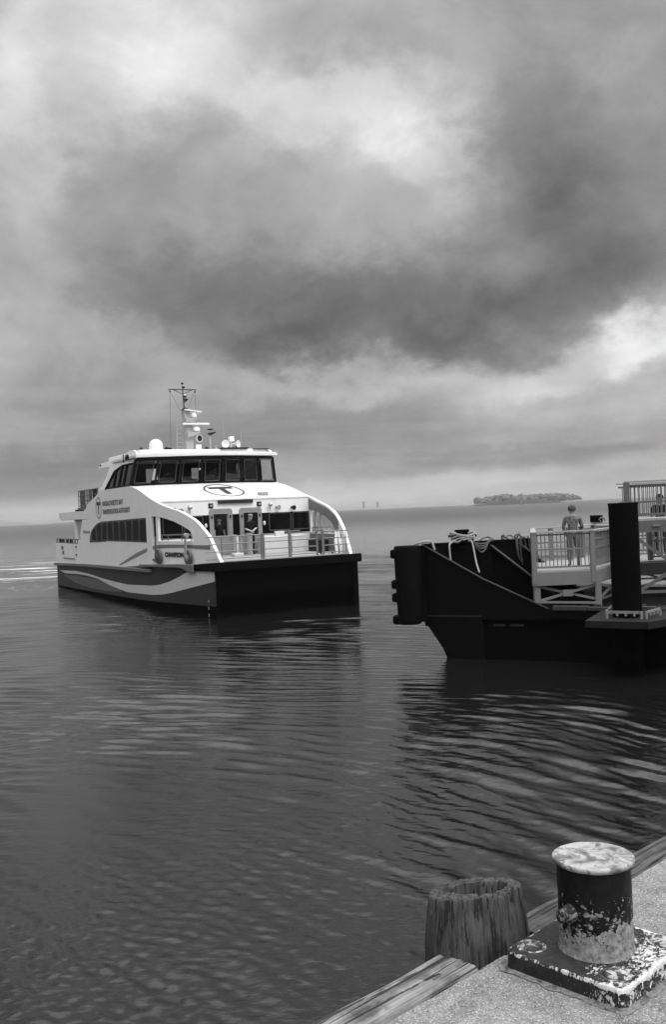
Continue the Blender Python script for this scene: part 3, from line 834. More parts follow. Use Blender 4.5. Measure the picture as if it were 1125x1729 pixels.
# hulls -------------------------------------------------------------
STEMV = -.5
for side in (0, 1):
    root = MB(); vs = VR(STEMV, 5.3, 14) + [8, 12, 18, 24, 28.2]
    h = MB(); h.cur = 0
    # black bottom
    pts = []; fs = []
    def inner(v): return float(np.interp(v, [STEMV, 1.5, 6, 28.3], [.12, 1.2, 2.5, 2.5]))
    def add_band(lo, hi, m_):
        h.cur = m_
        pts = []; fs = []
        for v in vs:
            a0 = sp(side, v, 0, 0, .65).x
            sgn = 1 if side == 0 else -1
            for z in (lo(v), hi(v)):
                tuck = .10 if z < -.3 else 0
                pts.append((a0 + sgn * tuck, v, z)); pts.append((a0 + sgn * (inner(v) - tuck), v, z))
        n = len(vs)
        for i in range(n - 1):
            b = i * 4; c = b + 4
            fs += [(b, c, c + 2, b + 2), (b + 1, b + 3, c + 3, c + 1), (b, b + 1, c + 1, c), (b + 2, c + 2, c + 3, b + 3)]
        fs += [(0, 2, 3, 1), ((n - 1) * 4, (n - 1) * 4 + 1, (n - 1) * 4 + 3, (n - 1) * 4 + 2)]
        k0 = len(h.mi); h.add(pts, fs)
        for i in range(n - 1): h.mi[k0 + i * 4 + 1] = 1
    add_band(lambda v: -.8, PAINT, 1)
    add_band(lambda v: PAINT(v) + .001, lambda v: RAILZ(v) - .02, 0)
    # black inner faces and stem
    h.cur = 1
    sgn = 1 if side == 0 else -1
    a0 = sp(side, STEMV, 0, 0, .65).x
    h.box(*sorted((a0 + sgn * .012, a0 + sgn * .30)), STEMV - .03, STEMV + .05, -.8, 2.3)
    hull = h.build('hull', [M_GREYHULL, M_BLACK], ferry, smooth=True, angle=30)
    # pale swoosh running the length of the hull
    top = interp([(-.45, 2.02), (1.94, 1.93), (2.31, 1.84), (3.06, 1.62), (4.07, 1.39), (5.18, 1.22), (6.4, 1.11), (10.8, .95), (14.4, 1.01), (16.6, 1.08), (19.1, 1.19), (22.7, 1.24), (27.1, 1.12)])
    bot = interp([(-.45, 1.57), (.75, 1.38), (1.89, 1.2), (3.79, .9), (4.85, .77), (6.47, .66), (10.86, .55), (14.4, .75), (17.0, 1.0), (19.5, 1.07), (22.2, 1.07), (25.7, .98), (27.1, 1.10)])
    strip(MB(), side, VR(-.45, 27.1, 70), bot, top, .02, .012, .65).build('pale_band', M_BAND, hull, smooth=True, angle=30)
    top2 = interp([(12, .60), (14, .78), (17, .95), (19, .93), (22.5, .95), (26, .86)])
    bot2 = interp([(12, .50), (15, .38), (19, .36), (23, .50), (26, .82)])
    strip(MB(), side, VR(12, 26, 30), bot2, top2, .02, .008, .65).build('grey_band', paint('lower_band', .055, .4, .05), hull, smooth=True, angle=30)
    # rub rails
    lo = lambda v: RAILZ(v + 2.2) - .17; hi = lambda v: RAILZ(v + 2.2)
    aft = MB(); strip(aft, side, VR(6.3, 28.4, 16), lambda v: float(np.interp(v, [6.3, 8, 19, 29], [1.76, 1.73, 1.62, 1.42])), lambda v: float(np.interp(v, [6.3, 8, 19, 29], [1.92, 1.90, 1.79, 1.59])), .3, .16, .65)
    aft.build('rub_rail', M_RAIL, ferry, bevel=.02)
    fwd = MB(); strip(fwd, side, VR(1.18, 7.95, 14), interp([(1.18, 1.93), (1.9, 1.95), (2.2, 2.06), (2.5, 2.10), (5.8, 2.04), (7.95, 1.95)]), interp([(1.18, 2.26), (3, 2.25), (7.95, 2.10)]), .3, .18, .65)
    fwd.build('rub_rail', M_RAIL, ferry, bevel=.02)
# bow fender wrapping round the front
mb = MB()
for side in (0, 1): strip(mb, side, VR(STEMV - .02, 1.18, 8), 2.00, lambda v: float(np.interp(v, [-.5, 1.18], [2.37, 2.27])), .30, .12, .65)
ul, ur = sp(0, STEMV, 0, .12, .65).x, sp(1, STEMV, 0, .12, .65).x
mb.box(ul, ur, STEMV - .22, STEMV - .02, 2.0, 2.37)
mb.build('bow_fender', M_RUBBER, ferry, bevel=.03)
# tunnel roof and bow bulkhead between the hulls
mb = MB(); mb.box(1.2, 7.0, .3, 28.2, 1.2, 1.75)
mb.box(.80, 7.40, STEMV + .01, STEMV + .3, .9, 2.0)
mb.box(1.0, 7.2, .1, .35, -.6, 1.3)  # added black sheet down to the water, standing in for the tunnel's shade
mb.build('bridging_hull', M_BLACK, ferry)
# transom platform and swim step
mb = MB(); mb.box(.1, 8.1, 28.2, 28.35, -.4, 1.55); mb.box(.2, 2.6, 28.3, 29.3, .42, .56); mb.box(5.6, 8.0, 28.3, 29.3, .42, .56)
mb.build('transom', M_GREYHULL, ferry)
# draft figures at the stem
for txt, z in (('4', .66), ('3', .36), ('2', .06)):
    text_mesh('draft_mark', txt, .16, M_BAND, ferry, lambda x, y, zz, z=z: sp(0, .18 - x, z + y, .016 + zz, .65), bold=.004)

# main deck -----------------------------------------------------------
mb = MB()
pl = [(sp(0, v, 0, -.02).x, v) for v in VR(-.5, 5.3, 9)] + [(0.02, 28.2), (8.18, 28.2)] + [(sp(1, v, 0, -.02).x, v) for v in VR(5.3, -.5, 9)]
mb.prism(pl, lambda u, v: (u, v, 2.22 if v < 6 else 1.95), lambda u, v: (u, v, 2.40 if v < 6 else 2.1))
deck = mb.build('deck', paint('foredeck_paint', .24, .7, .12, 2), ferry)

# side walls --------------------------------------------------------------
for side in (0, 1):
    w = MB(); a = .9
    lower = lambda v: max(RAILZ(v) - .03, 0)
    # bulwark and wall up to the window sill (forward part stops at the arch)
    strip(w, side, VR(-.53, 1.66, 14), lambda v: 2.2, lambda v: min(ARCH(v), 3.26 + 9 * (v > 9)) if v < .15 else 3.28, .15)
    strip(w, side, VR(1.66, 6.95, 10), lambda v: 2.0, 3.27, .15)
    strip(w, side, VR(6.95, 21.7, 6), lambda v: float(np.interp(v, [6.9, 8, 21.7], [1.9, 1.86, 1.7])), 3.19, .15)
    strip(w, side, VR(21.7, 28.2, 3), lambda v: float(np.interp(v, [21, 28.2], [1.7, 1.55])), 2.95, .12)
    # arch
    strip(w, side, VR(.15, 1.62, 14), 3.28, ARCH, .15)
    strip(w, side, VR(1.62, 6.95, 30), OPU, ARCH, .15)
    # wall over the saloon windows
    strip(w, side, VR(6.95, 9.56, 8), 4.38, ARCH, .15)
    strip(w, side, [9.56, 12, 15.9], 4.30, 6.05, .15)
    # wall behind the window row and the run aft
    strip(w, side, [6.95, 16.5], 3.19, 4.38, .10, -.05)
    poly = [(16.0, 3.19), (20.9, 3.19), (21.1, 3.45), (20.3, 4.44), (16.0, 4.44)]
    w.prism(poly, lambda v, z: sp(side, v, z, 0), lambda v, z: sp(side, v, z, -.12))
    poly = [(15.9, 4.40), (19.6, 4.46), (26.3, 4.48), (26.8, 4.60), (26.9, 4.95), (19.5, 4.97), (18.85, 5.35), (17.4, 5.62), (16.5, 5.82), (15.9, 6.02)]
    w.prism(poly, lambda v, z: sp(side, v, z, 0.003), lambda v, z: sp(side, v, z, -.12))
    side_wall = w.build('side_wall', M_WHITE, ferry, smooth=True, angle=25)
    # grey lining on the inner face of the arch
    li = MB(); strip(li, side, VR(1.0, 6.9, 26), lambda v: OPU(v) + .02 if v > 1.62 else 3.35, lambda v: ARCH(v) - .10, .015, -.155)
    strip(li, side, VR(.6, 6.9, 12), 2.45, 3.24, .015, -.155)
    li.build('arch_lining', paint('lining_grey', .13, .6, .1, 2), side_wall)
    # pillars in the opening
    strip(MB(), side, [6.07, 6.9], 2.1, 4.46, .13, .03).build('pillar', M_WHITE, ferry)
    strip(MB(), side, [5.20, 5.50], 3.2, 4.46, .12, -.02).build('pillar', M_WHITE, ferry)
    # saloon window band
    g = MB(); strip(g, side, VR(6.98, 14.85, 8), lambda v: 3.20, lambda v: float(np.interp(v, [7, 14.85], [4.39, 4.30])), .03, .012)
    g.prism([(14.85, 3.16), (18.6, 3.07), (18.5, 3.39), (18.15, 3.70), (17.6, 3.93), (17.1, 4.08), (16.5, 4.2), (15.7, 4.27), (14.85, 4.30)], lambda v, z: sp(side, v, z, .012), lambda v, z: sp(side, v, z, -.02))
    band = g.build('window_band', M_DGLASS, ferry)
    for k in range(9):
        v0 = 7.15 + k * 1.245; v1 = v0 + .86
        tp_ = lambda v: float(np.interp(v, [7, 14.85, 16.5, 17.6, 18.3], [4.31, 4.20, 4.10, 3.82, 3.5]))
        strip(MB(), side, [v0, (v0 + v1) / 2, v1], 3.27 if k < 7 else 3.2, tp_, .012, .018).build('pane', M_PANE, band)
    # grey curved stripe on the bulwark
    st = interp([(.25, 3.09), (1.45, 3.10), (2.5, 3.12), (4, 3.12), (5.04, 3.10), (5.65, 3.06), (6.92, 2.93), (9.0, 2.62), (12.3, 1.95)])
    sb = interp([(.25, 2.90), (1.46, 2.94), (2.5, 2.98), (4, 2.97), (5.06, 2.93), (5.67, 2.89), (6.94, 2.76), (9.0, 2.42), (12.0, 1.92)])
    strip(MB(), side, VR(.22, 12.2, 40), sb, st, .02, .010).build('grey_stripe', M_BAND2, side_wall, smooth=True)
    # aft bulwark rail with dark mesh
    rl = MB()
    for z in (2.98, 3.23): rl.bar(sp(side, 21.7, z, -.05), sp(side, 28.1, z, -.05), .05, .04)
    for v in VR(21.8, 28.1, 9): rl.bar(sp(side, v, 2.95, -.05), sp(side, v, 3.23, -.05), .06, .06, (0, 1, 0))
    rr = rl.build('stern_rail', M_FRAMEG, ferry)
    mm = MB()
    for a_, b_ in ((22.0, 22.9), (23.4, 24.2), (24.6, 25.3), (26.1, 27.6)): MB().bar(sp(side, a_, 3.10, -.07), sp(side, b_, 3.10, -.07), .02, .2).build('rail_panel', M_FIT, rr)
    # after posts carrying the upper deck
    mb = MB(); mb.bar(sp(side, 22.2, 2.0, -.12), sp(side, 22.6, 4.5, -.12), .14, .35, (0, 1, 0)); mb.build('deck_post', M_WHITE, ferry)
    mb = MB(); mb.prism([(21.2, 3.2), (21.6, 3.2), (22.1, 4.47), (20.5, 4.47)], lambda v, z: sp(side, v, z, -.10), lambda v, z: sp(side, v, z, -.2)); mb.build('deck_bracket', M_GREY, ferry)
# stern fittings on the starboard quarter
for (v, z, s_) in ((26.0, 2.55, .22), (25.8, 2.25, .2), (22.1, 2.7, .12), (22.1, 2.2, .12)):
    strip(MB(), 0, [v, v + s_ * 1.6], z, z + s_, .05, .05).build('hull_fitting', M_FRAMEG, ferry)
strip(MB(), 0, [22.7, 26.0], 1.96, 2.02, .03, .03).build('vent_slot', M_FRAMEG, ferry)
strip(MB(), 0, [5.6, 5.95], 2.32, 2.42, .08, .08).build('hull_fitting', M_FRAMEG, ferry)

# lettering ---------------------------------------------------------------
def side_place(v0, z0, sl=0., off=.012): return lambda x, y, zz: sp(0, v0 - x, z0 + y + x * sl, off + zz)
text_mesh('name_lettering', 'CHAMPION', .27, M_DTEXT, ferry, side_place(4.43, 2.56), bold=.022, width=1.88)
text_mesh('lettering', 'MASSACHUSETTS BAY', .36, M_LTEXT, ferry, side_place(15.2, 5.16, .004), bold=.010, width=4.2)
text_mesh('lettering', 'TRANSPORTATION AUTHORITY', .36, M_LTEXT, ferry, side_place(15.25, 4.70, .006), bold=.010, width=5.55)
text_mesh('lettering', 'mbta.com', .34, M_BAND2, ferry, side_place(20.1, 3.62), width=1.6)
# round emblem: ring and letter, on the side and on the bow slope
def emblem(place, name):
    mb = MB(); n = 64
    for r0, r1 in ((.91, 1.0),):
        vs = []
        for k in range(n):
            t = 2 * math.pi * k / n
            for r_ in (r0, r1):
                for e in (0, .004): vs.append(place(r_ * math.cos(t), r_ * math.sin(t), e))
        fs = []
        for k in range(n):
            b, c = k * 4, ((k + 1) % n) * 4
            fs += [(b, c, c + 2, b + 2), (b + 1, b + 3, c + 3, c + 1), (b, b + 1, c + 1, c), (b + 2, c + 2, c + 3, b + 3)]
        mb.add(vs, fs)
    T = [(-.62, .30), (.62, .30), (.62, .56), (.15, .56)]
    bar = [(-.64, .26), (-.15, .26), (-.15, -.62), (.15, -.62), (.15, .26), (.64, .26), (.64, .56), (-.64, .56)]
    mb.prism(bar, lambda x, y: place(x, y, 0), lambda x, y: place(x, y, .004))
    return mb.build(name, M_DTEXT, ferry)
emblem(lambda x, y, e: sp(0, 16.15 - x * .62, 5.07 + y * .60, .012 + e), 'round_emblem')

# front wall ----------------------------------------------------------------
FV0 = 5.3
mb = MB()
# the left door has a real opening: the wall is built round it
for b_ in ((.12, 2.86, 2.3, 5.17), (3.60, 8.08, 2.3, 5.17), (2.86, 3.60, 2.3, 3.35), (2.86, 3.60, 4.42, 5.17)): mb.box(b_[0], b_[1], FV0, FV0 + .12, b_[2], b_[3])
front_wall = mb.build('front_wall', M_WHITE, ferry)
def fpanel(name, u0, u1, z0, z1, proud, m, parent=None, r=.0, thick=.04, v=FV0, bev=0.):
    if r:
        pts = []
        for cx, cz, a0 in ((u1 - r, z0 + r, -90), (u1 - r, z1 - r, 0), (u0 + r, z1 - r, 90), (u0 + r, z0 + r, 180)):
            for k in range(6): a = R(a0 + 90 * k / 5); pts.append((cx + r * math.cos(a), cz + r * math.sin(a)))
        mb = MB().prism(pts, lambda a, b: (a, v - proud, b), lambda a, b: (a, v - proud + thick, b))
    else: mb = MB().box(u0, u1, v - proud, v - proud + thick, z0, z1)
    return mb.build(name, m, parent or ferry)
def fframe(name, u0, u1, z0, z1, proud, m, parent, r=.09, w=.018, v=FV0):
    pts = []
    for cx, cz, a0 in ((u1 - r, z0 + r, -90), (u1 - r, z1 - r, 0), (u0 + r, z1 - r, 90), (u0 + r, z0 + r, 180)):
        for k in range(6): a = R(a0 + 90 * k / 5); pts.append((cx + r * math.cos(a), v - proud, cz + r * math.sin(a)))
    return MB().tube(pts, w, 6, close=True).build(name, m, parent, smooth=True)
band = fpanel('front_window', .16, 2.64, 3.32, 4.39, .012, M_DGLASS)
band2 = fpanel('front_window', 3.82, 8.04, 3.32, 4.39, .012, M_DGLASS)
for u0, u1 in ((.30, 1.25), (1.36, 2.30), (5.80, 6.98), (7.10, 8.0)):
    fframe('window_frame', u0, u1, 3.50, 4.35, .016, M_FRAMEG, band)
for u0, u1 in ((2.63, 3.83), (4.20, 5.39)):
    if u0 < 3:
        d_ = MB(); f_ = lambda a, b: (a, FV0 - .06, b); g_ = lambda a, b: (a, FV0 - .003, b)
        arc_ = [(u1 - .14 + .14 * math.cos(R(t)), 4.54 + .14 * math.sin(R(t))) for t in (0, 30, 60, 90)]; arc2 = [(u0 + .14 + .14 * math.cos(R(t)), 4.54 + .14 * math.sin(R(t))) for t in (90, 120, 150, 180)]
        d_.prism([(u0, 4.43)] + [(u1, 4.43)] + arc_ + arc2, f_, g_)
        d_.box(u0, u0 + .22, FV0 - .06, FV0 - .003, 3.34, 4.43); d_.box(u1 - .22, u1, FV0 - .06, FV0 - .003, 3.34, 4.43); d_.box(u0, u1, FV0 - .06, FV0 - .003, 2.40, 3.34)
        fr_ = d_.build('door', M_DOOR, ferry)
    else: fr_ = fpanel('door', u0, u1, 2.40, 4.68, .06, M_DOOR, r=.14, thick=.06)
    fframe('door_seal', u0 + .05, u1 - .05, 2.5, 4.62, .062, M_GREY, fr_, .12, .012)
    if u0 < 3: MB().add([(u0 + .21, FV0 - .03, 3.33), (u1 - .21, FV0 - .03, 3.33), (u1 - .21, FV0 - .03, 4.44), (u0 + .21, FV0 - .03, 4.44)], [(0, 1, 2, 3)]).build('door_window', M_CLEAR, fr_)
    else: fpanel('door_window', u0 + .22, u1 - .22, 3.34, 4.43, .068, M_DGLASS, fr_, r=.05)
    for uu in (u0 + .12, u1 - .12): MB().obox((uu, FV0 - .08, 4.28), (.07, .05, .14)).build('door_hinge', M_FIT, fr_)
    MB().tube([(u1 - .12, FV0 - .07, 3.25), (u1 - .12, FV0 - .13, 3.25), (u1 - .26, FV0 - .13, 3.25)], .014, 6).build('door_handle', M_METAL, fr_)
mb = MB(); mb.box(3.10, 4.94, FV0 - .10, FV0, 4.92, 5.10); mb.build('display_board', paint('board', .008, .3, .1), ferry, bevel=.01)
for u0 in (2.62, 5.17):
    p = fpanel('speaker_panel', u0, u0 + .24, 4.72, 4.96, .03, M_FIT, thick=.03)
    MB().ico((u0 + .13, FV0 - .05, 4.83), .06, 2, (1, .5, 1)).build('horn', M_GREY, p, smooth=True)
def floodlight(u, z):
    mb = MB(); mb.tube([(u, FV0, z), (u, FV0 - .14, z), (u, FV0 - .16, z - .2)], .025, 6); mb.ico((u, FV0 - .18, z + .05), .13, 2, (1, .7, .8))
    o = mb.build('floodlight', M_GREY, ferry, smooth=True)
    MB().ico((u + .01, FV0 - .26, z + .08), .075, 2, (1, .4, .8)).build('lens', M_WHITE, o, smooth=True)
for u in (5.83, 1.62): floodlight(u, 4.74)
def speaker(u, z, m=M_GREY):
    mb = MB(); mb.lathe([(.05, 0), (.06, .1), (.12, .22), (.125, .24)], (u, FV0 - .02, z), 16, axis=(.3, -1, -.15)); mb.build('loudhailer', m, ferry, smooth=True)
speaker(6.2, 4.66); speaker(1.1, 4.68); speaker(7.04, 4.62, M_FIT); speaker(.75, 4.72, M_FIT)
for u in (2.44, 5.52):
    MB().ico((u, FV0 - .05, 3.88), .09, 2, (.8, .5, 1.3)).build('bulkhead_lamp', paint('lamp_glass', .5, .3, .1), ferry, smooth=True)
for u in (2.52, 5.46): MB().tube([(u, FV0 - .03, 2.5), (u, FV0 - .03, 3.3)], .02, 6).build('grab_rail', M_METAL, ferry)

# sloped coaming from the front wall up to the wheelhouse windows -----------------
def phf(s, z, bul=1.0, fwd=0., inset=0.):
    """wheelhouse front: s -1 starboard .. 1 port; rakes forward with height"""
    k = (z - 6.05) / 1.4
    half = 4.1 - .26 * max(0, k) - inset
    v = 9.6 - .30 * k - bul * (1 - s * s) - fwd
    return Vector((4.1 + half * s, v, z))
mb = MB(); ns = 28; nt_ = 8; vs = []
for i in range(ns + 1):
    s = -1 + 2 * i / ns; a = Vector((4.1 + 4.1 * s, FV0 - .0, 5.17)); b = phf(s, 6.05)
    # the outer edge follows the arch line
    for k in range(nt_ + 1):
        t = k / nt_; p = a.lerp(b, t)
        e = abs(s) ** 8; za = ARCH(p.y) - .01
        p.z = p.z * (1 - e) + za * e
        vs.append(p)
fs = [(i * (nt_ + 1) + k, (i + 1) * (nt_ + 1) + k, (i + 1) * (nt_ + 1) + k + 1, i * (nt_ + 1) + k + 1) for i in range(ns) for k in range(nt_)]
o = len(vs); vs2 = [p - Vector((0, 0, .08)) for p in vs]; fs2 = [tuple(o + i for i in reversed(f)) for f in fs]
mb.add(vs + vs2, fs + fs2); coaming = mb.build('bow_coaming', M_WHITE, ferry, smooth=True, angle=50)
mb = MB(); mb.box(0.13, 8.07, FV0 - .03, FV0 + .02, 5.08, 5.175); mb.build('coaming_edge', M_WHITE, ferry, bevel=.015)
def slope_place(x, y, e):
    u = 4.1 + x * 1.0; v = 6.95 + y * 1.30
    s = (u - 4.1) / 4.1; b = phf(s, 6.05); t = (v - FV0) / (b.y - FV0)
    z = 5.17 + (6.05 - 5.17) * t
    return Vector((u, v, z + .012 + e))
emblem(slope_place, 'round_emblem')
mb = MB(); mb.obox((5.72, 5.75, 5.36), (.5, .25, .16)); mb.build('vent_box', M_GREY, ferry, bevel=.02)

# wheelhouse --------------------------------------------------------------------
npane = 7; zb, zt = 6.05, 7.47
sill = MB()
def frow(s, z, f): return phf(s, z, fwd=f)
ns = 28
def fband(z0, z1, f0, f1, m, name, parent=ferry, s0=-1., s1=1.):
    vs = []; fs = []
    k = max(2, int(ns * (s1 - s0) / 2))
    for i in range(k + 1):
        s = s0 + (s1 - s0) * i / k
        for z in (z0, z1):
            vs.append(phf(s, z, fwd=f0)); vs.append(phf(s, z, fwd=f1))
    for i in range(k):
        b, c = i * 4, i * 4 + 4
        fs += [(b, c, c + 2, b + 2), (b + 1, b + 3, c + 3, c + 1), (b, b + 1, c + 1, c), (b + 2, c + 2, c + 3, b + 3)]
    fs += [(0, 2, 3, 1), (k * 4, k * 4 + 1, k * 4 + 3, k * 4 + 2)]
    return MB().add(vs, fs).build(name, m, parent)
wf = fband(6.04, 6.14, .02, -.10, M_FRAME, 'wheelhouse_frame')
fband(7.30, 7.50, .02, -.10, M_FRAME, 'window_head', wf)
SE = [-1, -.72, -.435, -.145, .145, .43, .715, 1]
for k in range(8):
    s = SE[k]; w_ = .09 if 0 < k < 7 else .14
    mb = MB(); mb.bar(phf(s * .988, 6.08, fwd=-.02), phf(s * .988, 7.40, fwd=-.02), w_, .10, (0, 1, 0)); mb.build('mullion', M_FRAME, wf)
for k in range(7):
    s0, s1 = SE[k] + .035, SE[k + 1] - .035
    vs = [phf(s0, 6.13, fwd=-.01), phf(s1, 6.13, fwd=-.01), phf(s1, 7.31, fwd=-.01), phf(s0, 7.31, fwd=-.01)]
    pane = MB().add(vs, [(0, 1, 2, 3)]).build('window', M_TINT, ferry)
    cs = [vs[0].lerp(vs[2], .04), vs[1].lerp(vs[3], .04), vs[2].lerp(vs[0], .04), vs[3].lerp(vs[1], .04)]
    P = []
    for i in range(4):
        a, b, c = cs[i - 1], cs[i], cs[(i + 1) % 4]
        P += [b.lerp(a, .12), b.lerp(a, .035).lerp(b.lerp(c, .035), .5), b.lerp(c, .12)]
    P = [p + Vector((0, -.02, 0)) for p in P]
    MB().tube(P, .017, 5, close=True).build('window_frame', M_FRAMEG, pane, smooth=True)
# side walls of the wheelhouse
for side in (0, 1):
    w = MB()
    up_ = [(9.36, 7.24), (11.6, 7.24), (13.1, 7.02), (14.56, 6.05), (15.9, 6.05), (14.8, 6.65), (14.2, 7.31), (16.84, 7.33), (16.65, 7.60), (13.2, 7.66), (11.5, 7.84), (10.4, 7.93), (9.9, 7.90), (9.3, 7.78), (9.25, 7.47)]
    w.prism(up_, lambda v, z: sp(side, v, z, 0), lambda v, z: sp(side, v, z, -.12))
    ws = w.build('wheelhouse_side', M_WHITE, ferry)
    poly = [(9.62, 6.06), (9.40, 7.24), (11.6, 7.24), (13.1, 7.02), (14.56, 6.06)]
    gl_ = MB().prism(poly, lambda v, z: sp(side, v, z, -.05), lambda v, z: sp(side, v, z, -.06)).build('side_window', M_TINT, ferry)
    tu = interp([(8.8, 7.24), (11.6, 7.24), (13.1, 7.02), (14.56, 6.06)])
    for v0, v1 in ((9.66, 9.42), (11.0, 10.8), (11.9, 11.7), (12.95, 12.85), (14.5, 14.0)):
        z1 = tu(v1) if v1 > 8.9 else 7.22
        MB().bar(sp(side, v0, 6.07, -.02), sp(side, v1, z1, -.02), .06, .16, (0, 1, 0)).build('window_post', M_FRAME, gl_)
    mb = MB(); mb.bar(sp(side, 9.6, 6.09, -.01), sp(side, 14.6, 6.09, -.01), .05, .07); mb.bar(sp(side, 9.4, 7.22, -.01), sp(side, 11.6, 7.22, -.01), .05, .06); mb.bar(sp(side, 11.6, 7.22, -.01), sp(side, 13.1, 7.0, -.01), .05, .06); mb.bar(sp(side, 13.1, 7.0, -.01), sp(side, 14.6, 6.06, -.01), .05, .06)
    mb.build('window_rim', M_FRAME, gl_)
# interior
M_INT = paint('cabin_interior', .015, .8, .2, 2, spec=.1)
mb = MB(); mb.box(.2, 8.0, 9.7, 15.5, 5.95, 6.03); mb.box(.4, 2.3, 14.3, 14.4, 6.0, 7.4); mb.box(3.0, 5.0, 14.3, 14.4, 6.0, 7.4); mb.box(5.7, 7.8, 14.3, 14.4, 6.0, 7.4)
mb.box(.4, 7.8, 14.3, 14.4, 7.15, 7.45); mb.box(.4, 7.8, 14.3, 14.4, 6.0, 6.35)
mb.box(1.4, 6.8, 9.6, 10.5, 6.0, 6.34); mb.box(2.9, 3.8, 11.6, 12.3, 6.0, 6.95); mb.box(4.6, 5.2, 11.4, 12.0, 6.0, 6.9)
mb.build('wheelhouse_interior', M_INT, ferry)
# roof
mb = MB(); vs = []; ns = 28
edge = [phf(-1 + 2 * i / ns, 7.50, fwd=.42, inset=-.10) for i in range(ns + 1)]
poly = [(p.x, p.y) for p in edge] + [(8.0, 13), (7.75, 16.4), (.45, 16.4), (.2, 13)]
mb.prism(poly, lambda x, y: (x, y, 7.47), lambda x, y: (x, y, 7.60))
mb.prism([(4.1 + (x - 4.1) * .985, y + .03 if y < 10 else y - .05) for x, y in poly], lambda x, y: (x, y, 7.60), lambda x, y: (x, y, 7.66))
roof = mb.build('wheelhouse_roof', M_WHITE, ferry, bevel=.02)
mb = MB(); mb.box(.6, 7.6, 9.6, 15.8, 7.66, 7.90); mb.build('roof_crown', M_WHITE, ferry, bevel=.05)
mb = MB(); mb.box(.3, 7.9, 14.2, 14.32, 6.0, 7.5); 
# upper deck aft, and its rail
mb = MB(); mb.prism([(.05, 9.7), (8.15, 9.7), (8.15, 26.6), (.05, 26.6)], lambda x, y: (x, y, 4.62), lambda x, y: (x, y, 4.94)); mb.build('upper_deck', M_WHITE2, ferry)
mb = MB(); mb.box(.15, 8.05, 5.42, 21, 4.40, 4.60); mb.box(.2, 8.0, 20.2, 20.3, 2.0, 4.6); mb.box(.2, 8.0, 6.95, 7.05, 2.0, 4.4); mb.build('saloon_bulkhead', M_INT, ferry)
mb = MB(); mb.box(.05, 8.15, 18.4, 26.6, 4.46, 4.475); mb.build('deckhead_edge', M_FRAMEG, ferry)
ur = MB()
for side in (0, 1):
    for z in (5.25, 5.6, 5.9, 6.22): ur.tube([sp(side, 16.6, z, -.1).xyz - Vector((0, 0, 0)), sp(side, 21.5, z, -.1)], .022, 6)
    for v in (16.8, 18.2, 19.8, 21.5): ur.tube([sp(side, v, 4.94, -.1), sp(side, v, 6.22, -.1)], .026, 6)
for z in (5.25, 5.6, 5.9, 6.22): ur.tube([(.2, 21.5, z), (8.0, 21.5, z)], .022, 6)
for k in range(1, 7): ur.tube([(.2 + k * 1.12, 21.5, 4.94), (.2 + k * 1.12, 21.5, 6.22)], .024, 6)
ur.build('upper_rail', M_FRAMEG, ferry, smooth=True)
for k, (v0, v1) in enumerate(((16.9, 18.1), (18.3, 19.0), (19.1, 19.7), (20.0, 21.3))):
    MB().bar(sp(0, v0, 5.62, -.16), sp(0, v1, 5.62, -.16), .02, 1.15).build('rail_screen', (M_FIT if k in (0,) else M_GREY if k == 2 else M_FRAMEG), ferry)
mb = MB(); mb.lathe([(.25, 0), (.32, .1), (.32, 1.1), (.25, 1.2)], (.6, 19.6, 5.15), 16, axis=(0, 1, 0)); mb.obox((.5, 21.3, 5.12), (.5, 2.2, .10)); mb.obox((.45, 22.8, 5.03), (.3, 1.2, .14)); mb.build('liferaft_canister', M_FIT, ferry, smooth=True)

# foredeck rail -----------------------------------------------------------------
RV = -.30
us = sp(0, RV, 0, -.1).x
def rail_section(u0, u1, posts, name='bow_rail', r=.022, lv=(3.45, 3.13, 2.81, 2.50)):
    mb = MB()
    for z in lv: mb.tube([(u0, RV, z), (u1, RV, z)], r if z < 3.4 else r * 1.25, 8)
    for u in posts: mb.tube([(u, RV, 2.38), (u, RV, 3.45)], .024, 8)
    return mb.build(name, M_METAL, ferry, smooth=True)
rail_section(.34, 2.9, (1.08,))
rail_section(3.05, 5.6, ())
rail_section(5.98, 7.28, (5.98, 7.10))
mb = MB(); mb.tube([(.34, RV, 3.45), (.6, RV + .0, 3.45)], .03, 8)
for u in (2.93, 3.02): MB().bar((u, RV, 2.38), (u, RV, 3.50), .07, .09, (0, 1, 0)).build('rail_post', M_METAL, ferry)
for u in (5.63, 5.92): MB().bar((u, RV, 2.38), (u, RV, 3.50), .07, .07, (0, 1, 0)).build('rail_post', M_METAL, ferry)
MB().bar((5.63, RV, 3.50), (5.92, RV, 3.50), .07, .06).build('gate_latch', M_METAL, ferry)
p = MB().bar((4.29, RV, 2.38), (4.29, RV, 3.50), .12, .10, (0, 1, 0)).build('rail_post', M_METAL, ferry)
MB().bar((3.95, RV, 3.54), (4.78, RV, 3.54), .12, .06).build('post_cap', M_METAL, p)
mb = MB(); mb.obox((3.80, RV, 3.46), (.42, .16, .20)); mb.build('control_box', M_WHITE, ferry, bevel=.01)
# side rails inside the bulwark openings
for side in (0, 1):
    mb = MB()
    P = [sp(side, 5.0, 3.27, -.12), sp(side, 5.0, 3.55, -.12), sp(side, 2.2, 3.58, -.12), sp(side, 2.0, 3.50, -.12), sp(side, 2.0, 3.27, -.12)]
    mb.tube(P, .025, 8)
    for v in (4.3, 2.9): mb.tube([sp(side, v, 3.27, -.12), sp(side, v, 3.57, -.12)], .02, 6)
    mb.tube([sp(side, 5.0, 3.38, -.12), sp(side, 2.0, 3.38, -.12)], .016, 6)
    mb.build('bulwark_rail', M_METAL, ferry, smooth=True)
